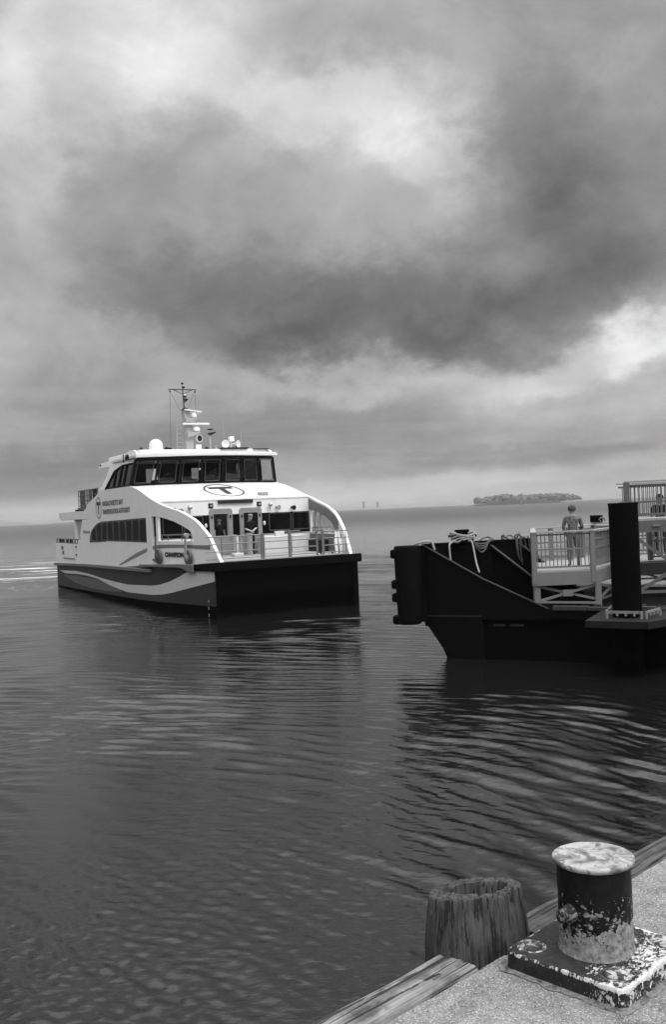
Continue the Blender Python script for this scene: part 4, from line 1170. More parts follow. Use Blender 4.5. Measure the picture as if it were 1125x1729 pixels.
# lockers
M_LOCK = paint('locker_paint', .50, .5, .08, 2)
for (u0, u1, v0, v1, z1) in ((4.95, 6.22, 4.0, 4.9, 3.22), (6.42, 7.12, 4.0, 4.8, 3.22)):
    o = MB().box(u0, u1, v0, v1, 2.4, z1 - .04).build('deck_locker', M_LOCK, ferry, bevel=.02)
    MB().box(u0 - .02, u1 + .02, v0 - .02, v1 + .02, z1 - .04, z1).build('locker_lid', M_WHITE, o, bevel=.01)
# mooring bitts
for (u, v, hh, r_) in ((3.50, 4.35, .95, .12), (3.78, 4.15, .90, .11), (4.12, 3.95, 1.0, .16)):
    mb = MB(); mb.cyl((u, v, 2.4), r_, hh, 20); mb.cyl((u, v, 2.4 + hh), r_ * 1.15, .05, 20); mb.cyl((u, v, 2.4), r_ * 1.4, .04, 20)
    mb.build('mooring_bitt', paint('bitt_paint', .22, .6, .2, 5), ferry, smooth=True)
MB().obox((3.2, 3.2, 2.48), (.5, .4, .16)).build('deck_hatch', M_WHITE2, ferry, bevel=.03)
for u, v in ((6.05, .2), (6.6, .1), (7.15, .5)):
    mb = MB(); mb.tube([(u - .13, v, 2.5), (u + .13, v, 2.5)], .03, 6); mb.cyl((u, v, 2.4), .04, .1, 10); mb.build('deck_cleat', M_FIT, ferry, smooth=True)
mb = MB(); mb.box(7.3, 7.9, 2.6, 4.0, 2.4, 2.95); mb.build('stair_housing', M_FIT, ferry)

# mast and aerials ------------------------------------------------------------------
MV = 10.5
M_MAST = paint('mast_grey', .33, .5, .08, 3)
mast = MB(); mast.obox((3.58, MV, 8.6), (.40, .5, 1.5)); mast.obox((3.50, MV, 9.65), (.34, .4, .9))
mo = mast.build('mast', M_MAST, ferry, bevel=.03)
MB().prism([(3.4, 8.55), (4.12, 8.80), (4.12, 8.86), (3.4, 8.86)], lambda x, z: (x, MV - .45, z), lambda x, z: (x, MV + .2, z)).build('bracket', M_MAST, mo)
MB().prism([(3.35, 9.38), (3.72, 9.38), (3.98, 9.56), (3.98, 9.60), (3.35, 9.60)], lambda x, z: (x, MV - .40, z), lambda x, z: (x, MV + .2, z)).build('bracket', M_MAST, mo)
MB().obox((3.80, MV - .1, 10.0), (.95, .5, .06), ry=R(7)).build('top_plate', M_WHITE, mo, bevel=.01)
MB().obox((3.92, MV - .35, 9.29), (1.5, .14, .11)).build('radar_scanner', M_WHITE, mo, bevel=.03)
for (u, z, r_) in ((3.85, 9.72, .155), (3.95, 8.98, .20)):
    MB().lathe([(r_ * .6, -.12), (r_ * .95, -.08), (r_, 0), (r_ * .95, .08), (r_ * .6, .15), (r_ * .1, .18)], (u, MV - .25, z), 20).build('satellite_dome', M_WHITE, mo, smooth=True)
MB().lathe([(.10, 0), (.20, .14), (.21, .2), (.17, .2), (.12, .12)], (4.02, MV - .15, 8.52), 20, axis=(.35, -1, 0)).build('searchlight', M_WHITE, mo, smooth=True)
MB().lathe([(.15, 0), (.16, .03)], (4.09, MV - .33, 8.52), 20, axis=(.35, -1, 0)).build('lens', M_FIT, mo)
MB().obox((4.05, MV - .1, 8.07), (.32, .3, .26)).build('equipment_box', M_WHITE, mo, bevel=.02)
pole = MB(); pole.tube([(3.42, MV, 9.95), (3.36, MV, 11.35)], [.05, .035], 8); mp_ = pole.build('mast_pole', M_FRAMEG, ferry, smooth=True)
MB().bar((2.57, MV, 11.16), (4.14, MV, 11.16), .06, .06).build('crosstree', M_FRAMEG, mp_)
MB().tube([(2.87, MV, 11.13), (3.36, MV, 10.92), (3.86, MV, 11.13)], .02, 6).build('crosstree_brace', M_FRAMEG, mp_)
for u in (2.66, 4.05): MB().ico((u, MV, 11.05), .05, 1, (1, 1, 1.2)).build('mast_lamp', M_FIT, mp_)
for (u, z, r_) in ((3.36, 11.48, .07), (3.42, 11.28, .08), (3.47, 10.78, .10), (3.50, 10.63, .13)):
    MB().lathe([(r_ * .5, -.05), (r_, -.02), (r_, .02), (r_ * .5, .06)], (u, MV, z), 12).build('mast_lamp', M_FIT, mp_, smooth=True)
MB().prism([(3.40, 10.4), (3.70, 10.66), (3.40, 10.66)], lambda x, z: (x, MV - .04, z), lambda x, z: (x, MV + .04, z)).build('lamp_bracket', M_FRAMEG, mp_)
MB().ico((3.44, MV - .08, 10.87), .06, 2).build('mast_light', M_WHITE, mp_, smooth=True)
MB().prism([(3.25, 10.05), (3.62, 10.03), (3.50, 10.16), (3.40, 10.2)], lambda x, z: (x, MV - .15, z), lambda x, z: (x, MV + .15, z)).build('pole_foot', M_FIT, mp_)
rg = MB()
for a, b in (((2.65, MV, 11.0), (2.57, MV, 7.9)), ((2.70, MV, 10.98), (3.2, MV, 10.0)), ((4.05, MV, 11.0), (4.09, MV, 9.3)), ((4.0, MV, 11.0), (3.6, MV, 10.1))):
    rg.tube([a, b], .009, 4)
rg.build('rigging', M_FRAMEG, mo)
ld = MB(); ld.tube([(2.96, MV + .1, 7.9), (2.99, MV + .1, 9.5), (3.05, MV + .1, 9.72), (3.28, MV + .1, 9.93)], .024, 6); ld.tube([(3.28, MV + .1, 7.9), (3.30, MV + .1, 9.1)], .02, 6)
for z in np.arange(8.1, 9.7, .24): ld.tube([(2.97, MV + .1, z), (3.30, MV + .1, z)], .014, 5)
ld.build('mast_ladder', M_MAST, ferry, smooth=True)
# roof fittings
MB().lathe([(.33, 0), (.37, .03), (.37, .30), (.345, .42), (.27, .54), (.15, .62), (.03, .65)], (1.76, MV, 7.87), 28).build('radome', M_WHITE, ferry, smooth=True)
st = MB().tube([(4.80, MV, 7.9), (4.83, MV, 8.8)], .05, 8).build('stub_mast', M_MAST, ferry, smooth=True)
MB().lathe([(.04, 0), (.17, .03), (.17, .06), (.04, .1)], (4.84, MV, 8.98), 12).build('mast_lamp', M_FIT, st, smooth=True)
MB().prism([(4.68, 8.83), (5.10, 8.90), (5.10, 8.84), (4.83, 8.70)], lambda x, z: (x, MV - .12, z), lambda x, z: (x, MV + .12, z)).build('lamp_bracket', M_FIT, st)
for (u, v, s_) in ((2.35, MV, .14), (2.45, MV - .3, .1), (4.58, MV, .13), (.85, MV - .4, .1)): MB().ico((u, v, 7.90 + s_ * .8), s_, 1, (1, 1, .9), .4, u).build('roof_fitting', M_FIT, ferry)
MB().lathe([(.11, 0), (.05, .12), (.05, .2), (.12, .3)], (5.13, MV, 7.87), 12).build('roof_vent', M_MAST, ferry, smooth=True)
HV = 9.6
for (u, ax) in ((5.32, (-.25, -1, .05)), (5.97, (.75, -1, 0))):
    hn = MB().lathe([(.05, -.3), (.06, -.1), (.11, .0), (.20, .10), (.21, .12), (.16, .11), (.07, .05)], (u, HV, 8.16), 20, axis=ax).build('horn', M_WHITE, ferry, smooth=True)
    MB().tube([(u, HV + .05, 7.88), (u, HV + .05, 8.1)], .04, 6).build('horn_bracket', M_FIT, hn)
mb = MB(); mb.obox((5.65, HV - .05, 8.42), (.28, .26, .28), ry=R(-8)); mb.tube([(5.65, HV, 7.9), (5.65, HV, 8.3)], .05, 6); mb.build('camera_box', M_WHITE, ferry, bevel=.03)
mb = MB(); mb.obox((5.8, HV, 7.93), (1.6, .3, .08)); mb.obox((7.35, HV, 7.88), (.9, .3, .05)); mb.build('roof_plinth', M_FIT, ferry, bevel=.01)
for (u, z0, z1, v) in ((5.5, 8.4, 9.5, HV + .6), (6.42, 7.9, 9.1, HV + .4)):
    MB().tube([(u, v, z0 - .6), (u - .01, v, z1)], [.018, .008], 5).build('whip_aerial', M_MAST, ferry)
mb = MB(); mb.ico((.05, 10.2, 7.52), .13, 1, (.6, 1, 1), .3); mb.ico((-.05, 9.6, 7.55), .12, 1, (.8, 1, 1.2), .4, 3.); mb.tube([(.15, 10, 7.4), (-.05, 10, 7.65)], .03, 6); mb.tube([(-.02, 10.5, 7.3), (-.02, 10.5, 7.7)], .03, 6); mb.build('side_lamp', M_FIT, ferry)
MB().ico((sp(0, 16.3, 7.5, .02)), .07, 1).build('stern_lamp', M_FIT, ferry)

# fenders hanging over the starboard bow: things of their own
def bow_fender(v, lab, pale):
    p = fw_(*sp(0, v, 2.6, .12))
    root = empty('hanging_fender', (p.x, p.y, 2.55), FA)
    tag(root, lab, 'fender', 'round fenders hanging on the ferry side')
    n = 20
    d = MB(); d.lathe([(.25, -.05), (.33, -.03), (.35, .02), (.33, .06), (.22, .08)], (0, 0, 0), 24, axis=(-1, -.12, 0)); d.build('disc', M_FRAMEG, root, smooth=True)
    MB().lathe([(.15, .07), (.17, .1), (.13, .12)], (0, 0, 0), 20, axis=(-1, -.12, 0)).build('hub', M_GREY if pale else M_FRAMEG, root, smooth=True)
    MB().bar((-.14, 0, -.02), (-.10, 0, .95), .05, .17 if pale else .12, (0, 1, 0)).build('strap', M_GREY if pale else M_FRAMEG, root)
    if pale:
        MB().lathe([(.09, -.14), (.11, -.1), (.11, .1), (.09, .14)], (-.06, 0, .98), 16, axis=(0, 1, 0)).build('roller', M_GREY, root, smooth=True)
    return root
bow_fender(4.93, 'dark round fender hanging beside the ship name, behind a narrow strap', False)
bow_fender(1.90, 'round fender on a broad pale strap hanging nearest the bow of the ferry', True)

# folded sign on the foredeck
sg = empty('folding_sign', fw_(6.98, .30, 2.41), FA + R(8))
tag(sg, 'pale folded A shaped board standing on the ferry foredeck near the port rail', 'folding sign')
for s_ in (-1, 1):
    MB().prism([(-.02, 1.02), (.04, 1.02), (.12 + .06, .55), (.16, .0), (.02, .0)], lambda x, z, s_=s_: (s_ * (x + .03), -.02 + (1.02 - z) * -.10, z), lambda x, z, s_=s_: (s_ * (x + .03), .01 + (1.02 - z) * -.10, z)).build('panel', M_WHITE, sg)
MB().bar((0, 0, 0), (0, 0, 1.05), .07, .05, (0, 1, 0)).build('spine', M_FRAMEG, sg)

# crew
J = dict(STAND); J.update(elL=(-.165, -.02, .645), elR=(.150, .03, .635), wrL=(-.035, .115, .585), wrR=(.03, .12, .575), head1=(-.004, .018, .925), face=(.2, 1, -.12), sleeve=.75)
p = fw_(4.42, 4.45, 2.40)
crew = person('crew member in cap and dark short sleeved shirt, hands together, on the ferry foredeck', p, math.pi + FA - R(4), 1.98, J,
              dict(skin=M_SKIN, shirt=M_BLACKCLOTH, trousers=M_BLACKCLOTH, shoes=M_BLACKCLOTH), hair=M_HAIRD, cap=M_MIDCLOTH)
J2 = dict(STAND); J2.update(face=(.1, 1, 0))
p = fw_(3.30, 5.72, 2.41)
person('dim dark clothed person behind the window of the left door facing the ferry foredeck', p, math.pi + FA, 1.85, J2,
       dict(skin=M_SKIN, shirt=M_BLACKCLOTH, trousers=M_BLACKCLOTH, shoes=M_BLACKCLOTH), hair=M_HAIRG)
for v_ in (4.55, 3.75): strip(MB(), 1, [v_, v_ + .16], 3.24, 4.4, .10, -.03).build('pillar', M_GREY, ferry)
# ================================================================ LANDING BARGE
M_BARGE = paint('barge_black', .0016, .85, .4, 1.2, spec=.03)
M_BARGE2 = paint('barge_dark_grey', .0030, .8, .35, 1.2, spec=.05)
M_ROPE, N_, b_, o_ = new_mat('rope')
oc_ = N_.n('ShaderNodeTexCoord').outputs['Object']
gray(N_, b_, N_.ramp(N_.noise(oc_, 60, 3, .6), .3, .7, .16, .34)); b_.inputs['Roughness'].default_value = .9
M_ROPED = paint('weathered_rope', .08, .9, .25, 30)
barge = empty('landing_barge', (3.16, 28.4, 0))
tag(barge, 'black steel landing barge with a raised gusseted end beside the railed boarding platform', 'barge')
BO = Vector((3.16, 28.4, 0))
def B(p): return Vector(p) - BO
A0 = Vector((2.56, 28.4, 0)); SD = Vector((5.35 - 2.56, 26.75 - 28.4, 0)).normalized()      # along the near side, towards the viewer and right
WD = Vector((6.9 - 2.56, 32.3 - 28.4, 0)).normalized()                                    # along the end wall, away
def bp(s, w, z): return A0 + SD * s + WD * w + Vector((0, 0, z)) - BO
WL = 7.6
# end wall
MB().prism([(0, .9), (WL, .9), (WL, 1.42), (6.0, 1.42), (5.05, 3.16), (0, 3.25)], lambda w, z: bp(-.02, w, z), lambda w, z: bp(.14, w, z)).build('end_wall', M_BARGE, barge)
MB().bar(bp(.05, .02, 3.27), bp(.05, 5.05, 3.18), .24, .05).build('wall_cap', M_BARGE2, barge)
# near side plate: the big gusset with the raked bow under it
side_poly = [(0, 1.0), (.70, 0.02), (.85, -.35), (1.75, -.35), (1.75, 1.12), (3.72, 1.16), (3.70, 1.44), (1.85, 2.25), (0, 3.26)]
MB().prism(side_poly, lambda s, z: bp(s, 0, z), lambda s, z: bp(s, .05, z)).build('side_plate', M_BARGE2, barge)
seam = MB(); seam.bar(bp(.02, -.012, 1.20), bp(1.75, -.012, 1.22), .02, .03); seam.bar(bp(.0, -.02, 3.27), bp(1.85, -.02, 2.27), .07, .035); seam.bar(bp(1.85, -.02, 2.27), bp(3.70, -.02, 1.46), .07, .035)
seam.build('edge_flange', paint('edge_grey', .014, .6, .3, 3), barge)  # paler grey than the plate, along its top edge and seam
# hull proper, set back under the deck edge
hull = MB()
hull.prism([(.1, .95), (.78, -.5), (16, -.5), (16, 1.2), (.1, 1.2)], lambda s, z: bp(s, .12, z), lambda s, z: bp(s, WL, z))
hull.build('hull', M_BARGE, barge)
dk = MB(); dk.prism([(1.9, 0.02), (16, 0.02), (16, WL), (.1, WL), (.1, .4)], lambda s, w: bp(s, w, 1.2), lambda s, w: bp(s, w, 1.42)); dk.build('deck', M_BARGE2, barge)
for k, w0 in enumerate((2.95, 4.35)):
    MB().prism([(0, 1.42), (2.2, 1.42), (2.15, 1.50), (0, 3.18)], lambda s, z: bp(s, w0, z), lambda s, z: bp(s, w0 + .04, z)).build('gusset', M_BARGE, barge)
    MB().bar(bp(.0, w0 - .01, 3.19), bp(2.2, w0 - .01, 1.50), .14, .03).build('gusset_flange', paint('flange_grey', .022, .6, .3, 3), barge)
for s0, s1, z0 in ((2.0, 2.35, .96), (2.5, 2.9, .97), (4.6, 4.7, .98)):
    MB().bar(bp(s0, .115, z0), bp(s1, .115, z0 + .01), .01, .06).build('scrape_mark', paint('scrape', .02, .9, .5, 20), barge)
# timber rubbish and edge kerb on the deck side
kb = MB()
for s0, s1, h in ((3.8, 4.7, .12), (4.75, 5.5, .10), (5.55, 6.5, .13), (6.7, 8.4, .10)):
    kb = MB(); kb.bar(bp(s0, .06, 1.42 + h / 2), bp(s1, .06, 1.42 + h / 2), .14, h); kb.build('deck_kerb', paint('kerb_wood', .035, .9, .4, 6), barge, bevel=.01)
rk = MB()
for k in range(60):
    s = random.uniform(3.8, 9); w = random.uniform(.15, 1.2)
    rk.ico(tuple(bp(s, w, 1.42 + .03)), random.uniform(.03, .10), 1, (1, 1, .7), .5, k)
rk.build('rubble', paint('rubble', .02, .95, .6, 9), barge)
# fender column at the outer corner
fd = MB()
c = B((2.10, 28.30, 0))
prof = []
for z, r_ in ((1.00, .30), (1.04, .33), (1.2, .345), (2.2, .375), (3.12, .39), (3.22, .385), (3.26, .36)): prof.append((r_, z))
fd.lathe(prof, c, 32); fo = fd.build('fender_column', M_BARGE2, barge, smooth=True)
MB().box(c.x, c.x + .5, c.y - .1, c.y + .35, 1.05, 3.24).build('fender_mount', M_BARGE, fo)
for z in (3.04, 2.16, 1.78, 1.14):
    MB().lathe([(.10, -.13), (.16, -.10), (.16, .10), (.10, .13)], (c.x - .34 - (z - 1) * -.0 - .0, c.y - .08, z), 12).build('fender_roller', M_BARGE, fo, smooth=True)
# bitt with a cross bar on the wall
bt = MB(); bc = bp(.30, 1.35, 0)
bt.box(bc.x - .16, bc.x + .16, bc.y - .14, bc.y + .14, 3.2, 3.60); bt.box(bc.x - .2, bc.x + .2, bc.y - .17, bc.y + .17, 3.57, 3.64)
b_o = bt.build('bitt', M_BARGE, barge, bevel=.015)
MB().tube([(bc.x - .42, bc.y - .05, 3.46), (bc.x + .42, bc.y - .05, 3.45)], .035, 8).build('cross_bar', M_BARGE, b_o)
def rope(name_label, pts, r=.026, mat=M_ROPE, group=None, loc=None, cat='rope'):
    # smooth the path
    P = [Vector(p) for p in pts]; out = []
    for i in range(len(P) - 1):
        p0, p1, p2, p3 = P[max(i - 1, 0)], P[i], P[i + 1], P[min(i + 2, len(P) - 1)]
        for k in range(6):
            t = k / 6
            out.append(.5 * ((2 * p1) + (p2 - p0) * t + (2 * p0 - 5 * p1 + 4 * p2 - p3) * t * t + (3 * p1 - 3 * p2 + p3 - p0) * t ** 3))
    out.append(P[-1])
    return out
bw_ = B((0, 0, 0)) + bc
bx, by = (bc + BO).x, (bc + BO).y
# mooring line wound in figures of eight, with its two hanging ends
path = []
for k in range(5):
    for a in range(0, 360, 30):
        t = R(a + k * 17); path.append((bx + (.30 + .015 * k) * math.sin(t), by - .10 - .16 * math.cos(t), 3.33 + .045 * k + .05 * math.sin(2 * t + k)))
tail1 = [(bx - .22, by - .28, 3.32), (bx - .38, by - .32, 3.27), (bx - .45, by - .50, 3.20), (bx - .45, by - .56, 2.95), (bx - .44, by - .60, 2.75)]
tail2 = [(bx + .20, by - .25, 3.34), (bx + .26, by - .34, 3.20), (bx + .30, by - .6, 2.7), (bx + .34, by - .9, 2.40)]
m_ = MB(); m_.tube(rope('', path), .027, 6); m_.tube(rope('', tail1), .026, 6); m_.tube(rope('', tail2), .026, 6)
o = m_.build('mooring_rope', M_ROPE, smooth=True); tag(o, 'pale rope wound round the barge bitt with two ends hanging down', 'rope')
# hump of rope on the corner
path = [(2.30, 28.2, 3.28), (2.42, 28.15, 3.33), (2.62, 28.1, 3.36), (2.76, 28.15, 3.36), (2.83, 28.15, 3.30), (2.86, 28.12, 3.20), (2.88, 28.1, 3.12)]
path2 = [(2.32, 28.3, 3.28), (2.5, 28.28, 3.34), (2.7, 28.26, 3.37), (2.80, 28.2, 3.33)]
m_ = MB(); m_.tube(rope('', path), .032, 6); m_.tube(rope('', path2), .03, 6); o = m_.build('rope_end', M_ROPE, smooth=True); tag(o, 'short pale rope draped over the outer corner of the black barge', 'rope')
# coil hanging from the wall top
def wallpt(w, z, off=.0): p = bp(.16 + off, w, z) + BO; return (p.x, p.y, p.z)
m_ = MB()
for k in range(4):
    w0, w1, dz = 1.95 + .03 * k, 2.85 - .05 * k, .30 + .05 * k - .12
    P = [wallpt(w0 + (w1 - w0) * t, 3.24 - (.08 + .07 * k) * 4 * t * (1 - t) - .04 * (k == 3), .05) for t in np.linspace(0, 1, 7)]
    P += [wallpt(w1 + .12, 3.27 + .02 * k, .03), wallpt(w1 + .02, 3.34, -.05), wallpt(w1 - .2, 3.33 - .02 * k, -.08)]
    m_.tube(rope('', P), .022, 6)
o = m_.build('rope_coil', M_ROPED, smooth=True); tag(o, 'grey coil of rope slung over the barge wall top beside the bitt', 'rope')
m_ = MB()
P = []
for k in range(40):
    t = k / 40 * 6.28 * 5
    P.append(wallpt(3.3 + 1.2 * k / 40 + .12 * math.cos(t), 3.30 + .07 * math.sin(t) + .02 * math.sin(t * .3), .02 + .08 * math.sin(t * .7)))
m_.tube(P, .026, 6)
for (w0, w1, d) in ((4.15, 4.55, .80), (4.30, 4.75, 1.05), (4.1, 4.35, .7)):
    m_.tube(rope('', [wallpt(w0, 3.28, .05), wallpt(w0 - .02, 3.0, .06), wallpt(w0 + .05, 3.25 - d * .8, .06), wallpt((w0 + w1) / 2 + .05, 3.25 - d, .06), wallpt(w1 + .05, 3.25 - d * .85, .06), wallpt(w1, 3.0, .06), wallpt(w1 - .05, 3.28, .05)]), .022, 6)
o = m_.build('rope_coil', M_ROPED, smooth=True); tag(o, 'tangled rope on the barge wall with loops hanging down near the white platform', 'rope')

# ================================================================ BOARDING PLATFORM
M_PLAT = paint('platform_paint', .135, .6, .12, 2)
M_PLATD = paint('platform_grey', .085, .6, .15, 2)
M_DECKB = paint('deck_boards', .25, .8, .15, 3)
def rail(root, a, b, z, h, nposts=2, bal=.11, topw=.16, mids=(.55, .88), post=.13, bottom=.10, m=M_PLAT, ends=(1, 1)):
    """railing from a to b with flat top board, mid rails and thin balusters"""
    a = Vector((a[0], a[1], 0)); b = Vector((b[0], b[1], 0)); d = (b - a); L = d.length; d.normalize()
    P = lambda t, zz: a + d * t + Vector((0, 0, z + zz))
    MB().bar(P(-.05, h), P(L + .05, h), topw, .04).build('top_rail', M_DECKB, root, bevel=.005)
    for f in mids: MB().bar(P(0, h * f), P(L, h * f), .035, .045).build('mid_rail', m, root)
    MB().bar(P(0, bottom), P(L, bottom), .04, .05).build('bottom_rail', m, root)
    for k in range(nposts):
        if (k == 0 and not ends[0]) or (k == nposts - 1 and not ends[1]): continue
        t = L * k / (nposts - 1)
        MB().bar(P(t, -.35), P(t, h - .02), post, post, (d.x, d.y, 0)).build('rail_post', m, root)
    n = int(L / bal); bl = MB()
    for k in range(1, n):
        t = L * k / n; bl.bar(P(t, bottom), P(t, h * mids[-1]), .022, .022, (d.x, d.y, 0))
    bl.build('baluster_row', m, root)
plat = empty('boarding_platform', (6.3, 28.5, 1.42))
tag(plat, 'pale railed boarding platform on braced legs standing on the black barge', 'platform')
PO = Vector((6.3, 28.5, 1.42))
sub = empty('deck_frame', (0, 0, 0)); sub.parent = plat
def pl_parent_fix():
    for o in bpy.data.objects:
        pass
PD = 2.45
pA, pB, pC = (5.5, 27.0), (7.13, 27.0), (8.35, 29.0)
class Shift:
    """children are written in world metres; the platform empty sits at its base"""
def wbuild(o, root):
    o.parent = root; o.matrix_parent_inverse = Matrix.Identity(4)
plat_parts_start = set(bpy.data.objects)
poly = [pA, pB, pC, (10.5, 29.6), (14.5, 29.6), (14.5, 33.6), (8.8, 33.6), (7.6, 31.7), (6.45, 31.7)]
MB().prism(poly, lambda x, y: (x, y, PD - .06), lambda x, y: (x, y, PD)).build('deck', M_DECKB, plat)
MB().bar((5.42, 26.98, PD - .22), (7.15, 26.98, PD - .22), .06, .36).build('fascia', M_PLAT, plat)
MB().bar((7.15, 26.98, PD - .22), (8.37, 28.98, PD - .22), .06, .36).build('fascia', M_PLAT, plat)
MB().bar((8.37, 28.98, PD - .22), (14.5, 29.55, PD - .22), .06, .36).build('fascia', M_PLATD, plat)
rail(plat, pA, pB, PD, 1.07, 2, .105, mids=(.55, .93))
rail(plat, pB, pC, PD, 1.07, 2, .105, mids=(.55, .78, .93), ends=(0, 1))
rail(plat, (6.42, 31.6), (7.6, 31.6), PD, 1.06, 3, .13)
rail(plat, (7.6, 31.6), (8.9, 33.5), PD, 1.06, 3, .13)
rail(plat, (8.9, 33.5), (14.4, 33.5), PD, 1.10, 6, .13, m=M_PLATD)
rail(plat, (8.45, 31.4), (11.5, 31.4), PD, 1.08, 4, .12, mids=(.55, .8, .93))
rail(plat, (9.6, 29.7), (14.4, 30.3), PD, 1.05, 5, .12, m=M_PLATD)
rail(plat, (5.52, 27.1), (6.42, 31.5), PD, 1.05, 3, .16, ends=(0, 0))
# legs, bracing
for (x, y) in ((5.56, 27.08), (7.26, 27.12), (6.5, 31.5), (8.5, 29.3)):
    MB().bar((x, y, 1.42), (x, y, PD - .05), .17, .17, (1, 0, 0)).build('leg', M_PLAT, plat)
def xb(a0, a1, z0, z1, m=M_PLAT, w=.07, gus=True):
    MB().bar((*a0, z0), (*a1, z1), .05, w).build('brace', m, plat); MB().bar((a0[0], a0[1] + .06, z1), (a1[0], a1[1] + .06, z0), .05, w).build('brace', m, plat)
    if gus:
        c = ((a0[0] + a1[0]) / 2, (a0[1] + a1[1]) / 2 - .04); MB().obox((c[0], c[1], (z0 + z1) / 2), (.28, .03, .18)).build('gusset_plate', m, plat)
xb((5.6, 27.04), (7.2, 27.04), 1.62, 2.02)
MB().bar((5.6, 27.0, 1.60), (7.2, 27.0, 1.52), .05, .06).build('brace', M_PLAT, plat)
xb((7.34, 27.2), (8.5, 29.2), 1.62, 2.02, M_PLATD)
MB().bar((7.3, 27.2, 1.58), (8.5, 29.2, 1.58), .05, .06).build('brace', M_PLATD, plat)
# upper landing and its legs, right of the pile
up = empty('upper_landing', (8.3, 28, 1.42))
tag(up, 'high railed gangway landing with crossed braces at the right edge behind the black pile', 'platform')
UZ = 3.77
def up_(x, y): return (x, y)
MB().prism([(8.22, 27.5), (13.5, 26.6), (13.5, 28.6), (8.5, 29.3)], lambda x, y: (x, y, UZ - .05), lambda x, y: (x, y, UZ)).build('deck', M_DECKB, up)
MB().bar((8.22, 27.48, UZ - .22), (13.5, 26.58, UZ - .22), .06, .33).build('fascia', M_PLATD, up)
MB().obox((9.02, 27.28, UZ - .19), (.20, .03, .07), rz=-.17).build('name_plate', M_PLAT, up)
MB().bar((8.22, 27.5, UZ - .22), (8.5, 29.3, UZ - .22), .06, .33).build('fascia', M_PLATD, up)
rail(up, (8.30, 27.55), (13.5, 26.65), UZ, 1.05, 4, .105, mids=(.45, .90), m=M_PLATD, post=.15)
rail(up, (8.55, 29.2), (13.5, 28.5), UZ, 1.02, 4, .12, mids=(.45, .90), m=M_PLATD, ends=(0, 1))
for (x, y) in ((8.36, 27.6), (11.2, 27.1), (8.6, 29.1), (13.2, 26.8)):
    MB().bar((x, y, 1.42), (x, y, UZ - .05), .15, .15, (1, 0, 0)).build('leg', M_PLATD, up)
def ub(p, q_, w=.09): MB().bar(p, q_, .05, w).build('brace', M_PLATD, up)
ub((8.30, 27.35, 3.36), (11.2, 26.9, 1.1)); ub((8.30, 27.42, 1.62), (11.2, 26.95, 3.45))
ub((8.3, 27.4, 1.72), (13, 26.8, 1.72), .08)
ub((8.6, 29.2, 1.55), (11, 29.0, 2.3), .06); ub((8.6, 29.2, 2.3), (11, 29.0, 1.5), .06); ub((8.6, 29.1, 1.95), (13, 29.0, 1.95), .05)
# black box on the rear rail
mb = MB(); mb.box(-.18, .18, -.15, .15, 0, .24); 
bx_ = mb.build('control_box', M_BARGE, bevel=.01); bx_.location = (9.02, 33.5, 3.58); tag(bx_, 'small black box standing on the rear rail of the boarding platform', 'box')
MB().tube([(.0 + .10, -.2, .02), (.04, -.2, .10), (.10, -.2, .15), (.20, -.2, .14), (.24, -.2, .04)], .03, 6).build('hose_loop', M_PLATD, bx_, smooth=True)

# ================================================================ BLACK PILE AND ITS BRACKET
pile = empty('steel_pile', (7.19, 24.2, -1))
tag(pile, 'thick black steel pile standing in front of the platforms at the right', 'pile')
mb = MB(); mb.lathe([(.355, -3), (.355, 4.22), (.35, 4.25), (.345, 4.25)], (7.19, 24.2, 0), 48); 
MB_P = mb.build('shaft', M_BARGE, pile, smooth=True, angle=40)
MB().lathe([(.365, 4.20), (.365, 4.26), (.36, 4.262)], (7.19, 24.2, 0), 48).build('cap', M_BARGE2, pile, smooth=True, angle=40)
ban, N_, b_, o_ = new_mat('barnacles'); oc_ = N_.n('ShaderNodeTexCoord').outputs['Object']
gray(N_, b_, N_.ramp(N_.noise(oc_, 9, 6, .7), .62, .74, .001, .06)); b_.inputs['Roughness'].default_value = .9; b_.inputs['Specular IOR Level'].default_value = .02
mb = MB(); 
vs = []; n = 64
for z in np.linspace(-.3, .42, 12):
    for k in range(n):
        t = 2 * math.pi * k / n; r_ = .357 + .022 * max(0, noise.noise(Vector((math.cos(t) * 5, math.sin(t) * 5, z * 7)))) + .004; vs.append((7.19 + r_ * math.cos(t), 24.2 + r_ * math.sin(t), z))
mb.add(vs, [(i * n + k, i * n + (k + 1) % n, (i + 1) * n + (k + 1) % n, (i + 1) * n + k) for i in range(11) for k in range(n)])
mb.build('barnacle_band', ban, pile, smooth=True, angle=80)
br = empty('pile_guide', (7.2, 24.2, 1.42))
tag(br, 'dark flat pile guide platform with a bright angled collar round the black pile', 'pile guide')
brp = [(6.02, 23.75), (7.30, 22.95), (9.6, 24.6), (9.6, 26.4), (7.2, 26.2)]
from mathutils.geometry import tessellate_polygon
MB().prism(brp, lambda x, y: (x, y, 1.27), lambda x, y: (x, y, 1.44)).build('bracket_deck', paint('bracket_grey', .009, .8, .3, 2, spec=.2), br)
MB().prism([(6.3, 1.27), (7.6, 1.27), (7.5, .6)], lambda x, z: (x + .2, 24.9, z), lambda x, z: (x + .2, 25.0, z)).build('bracket_web', M_BARGE, br)
MB().prism([(7.9, 1.27), (9.4, 1.27), (9.3, .1)], lambda x, z: (x, 24.9, z), lambda x, z: (x, 25.0, z)).build('bracket_web', M_BARGE, br)
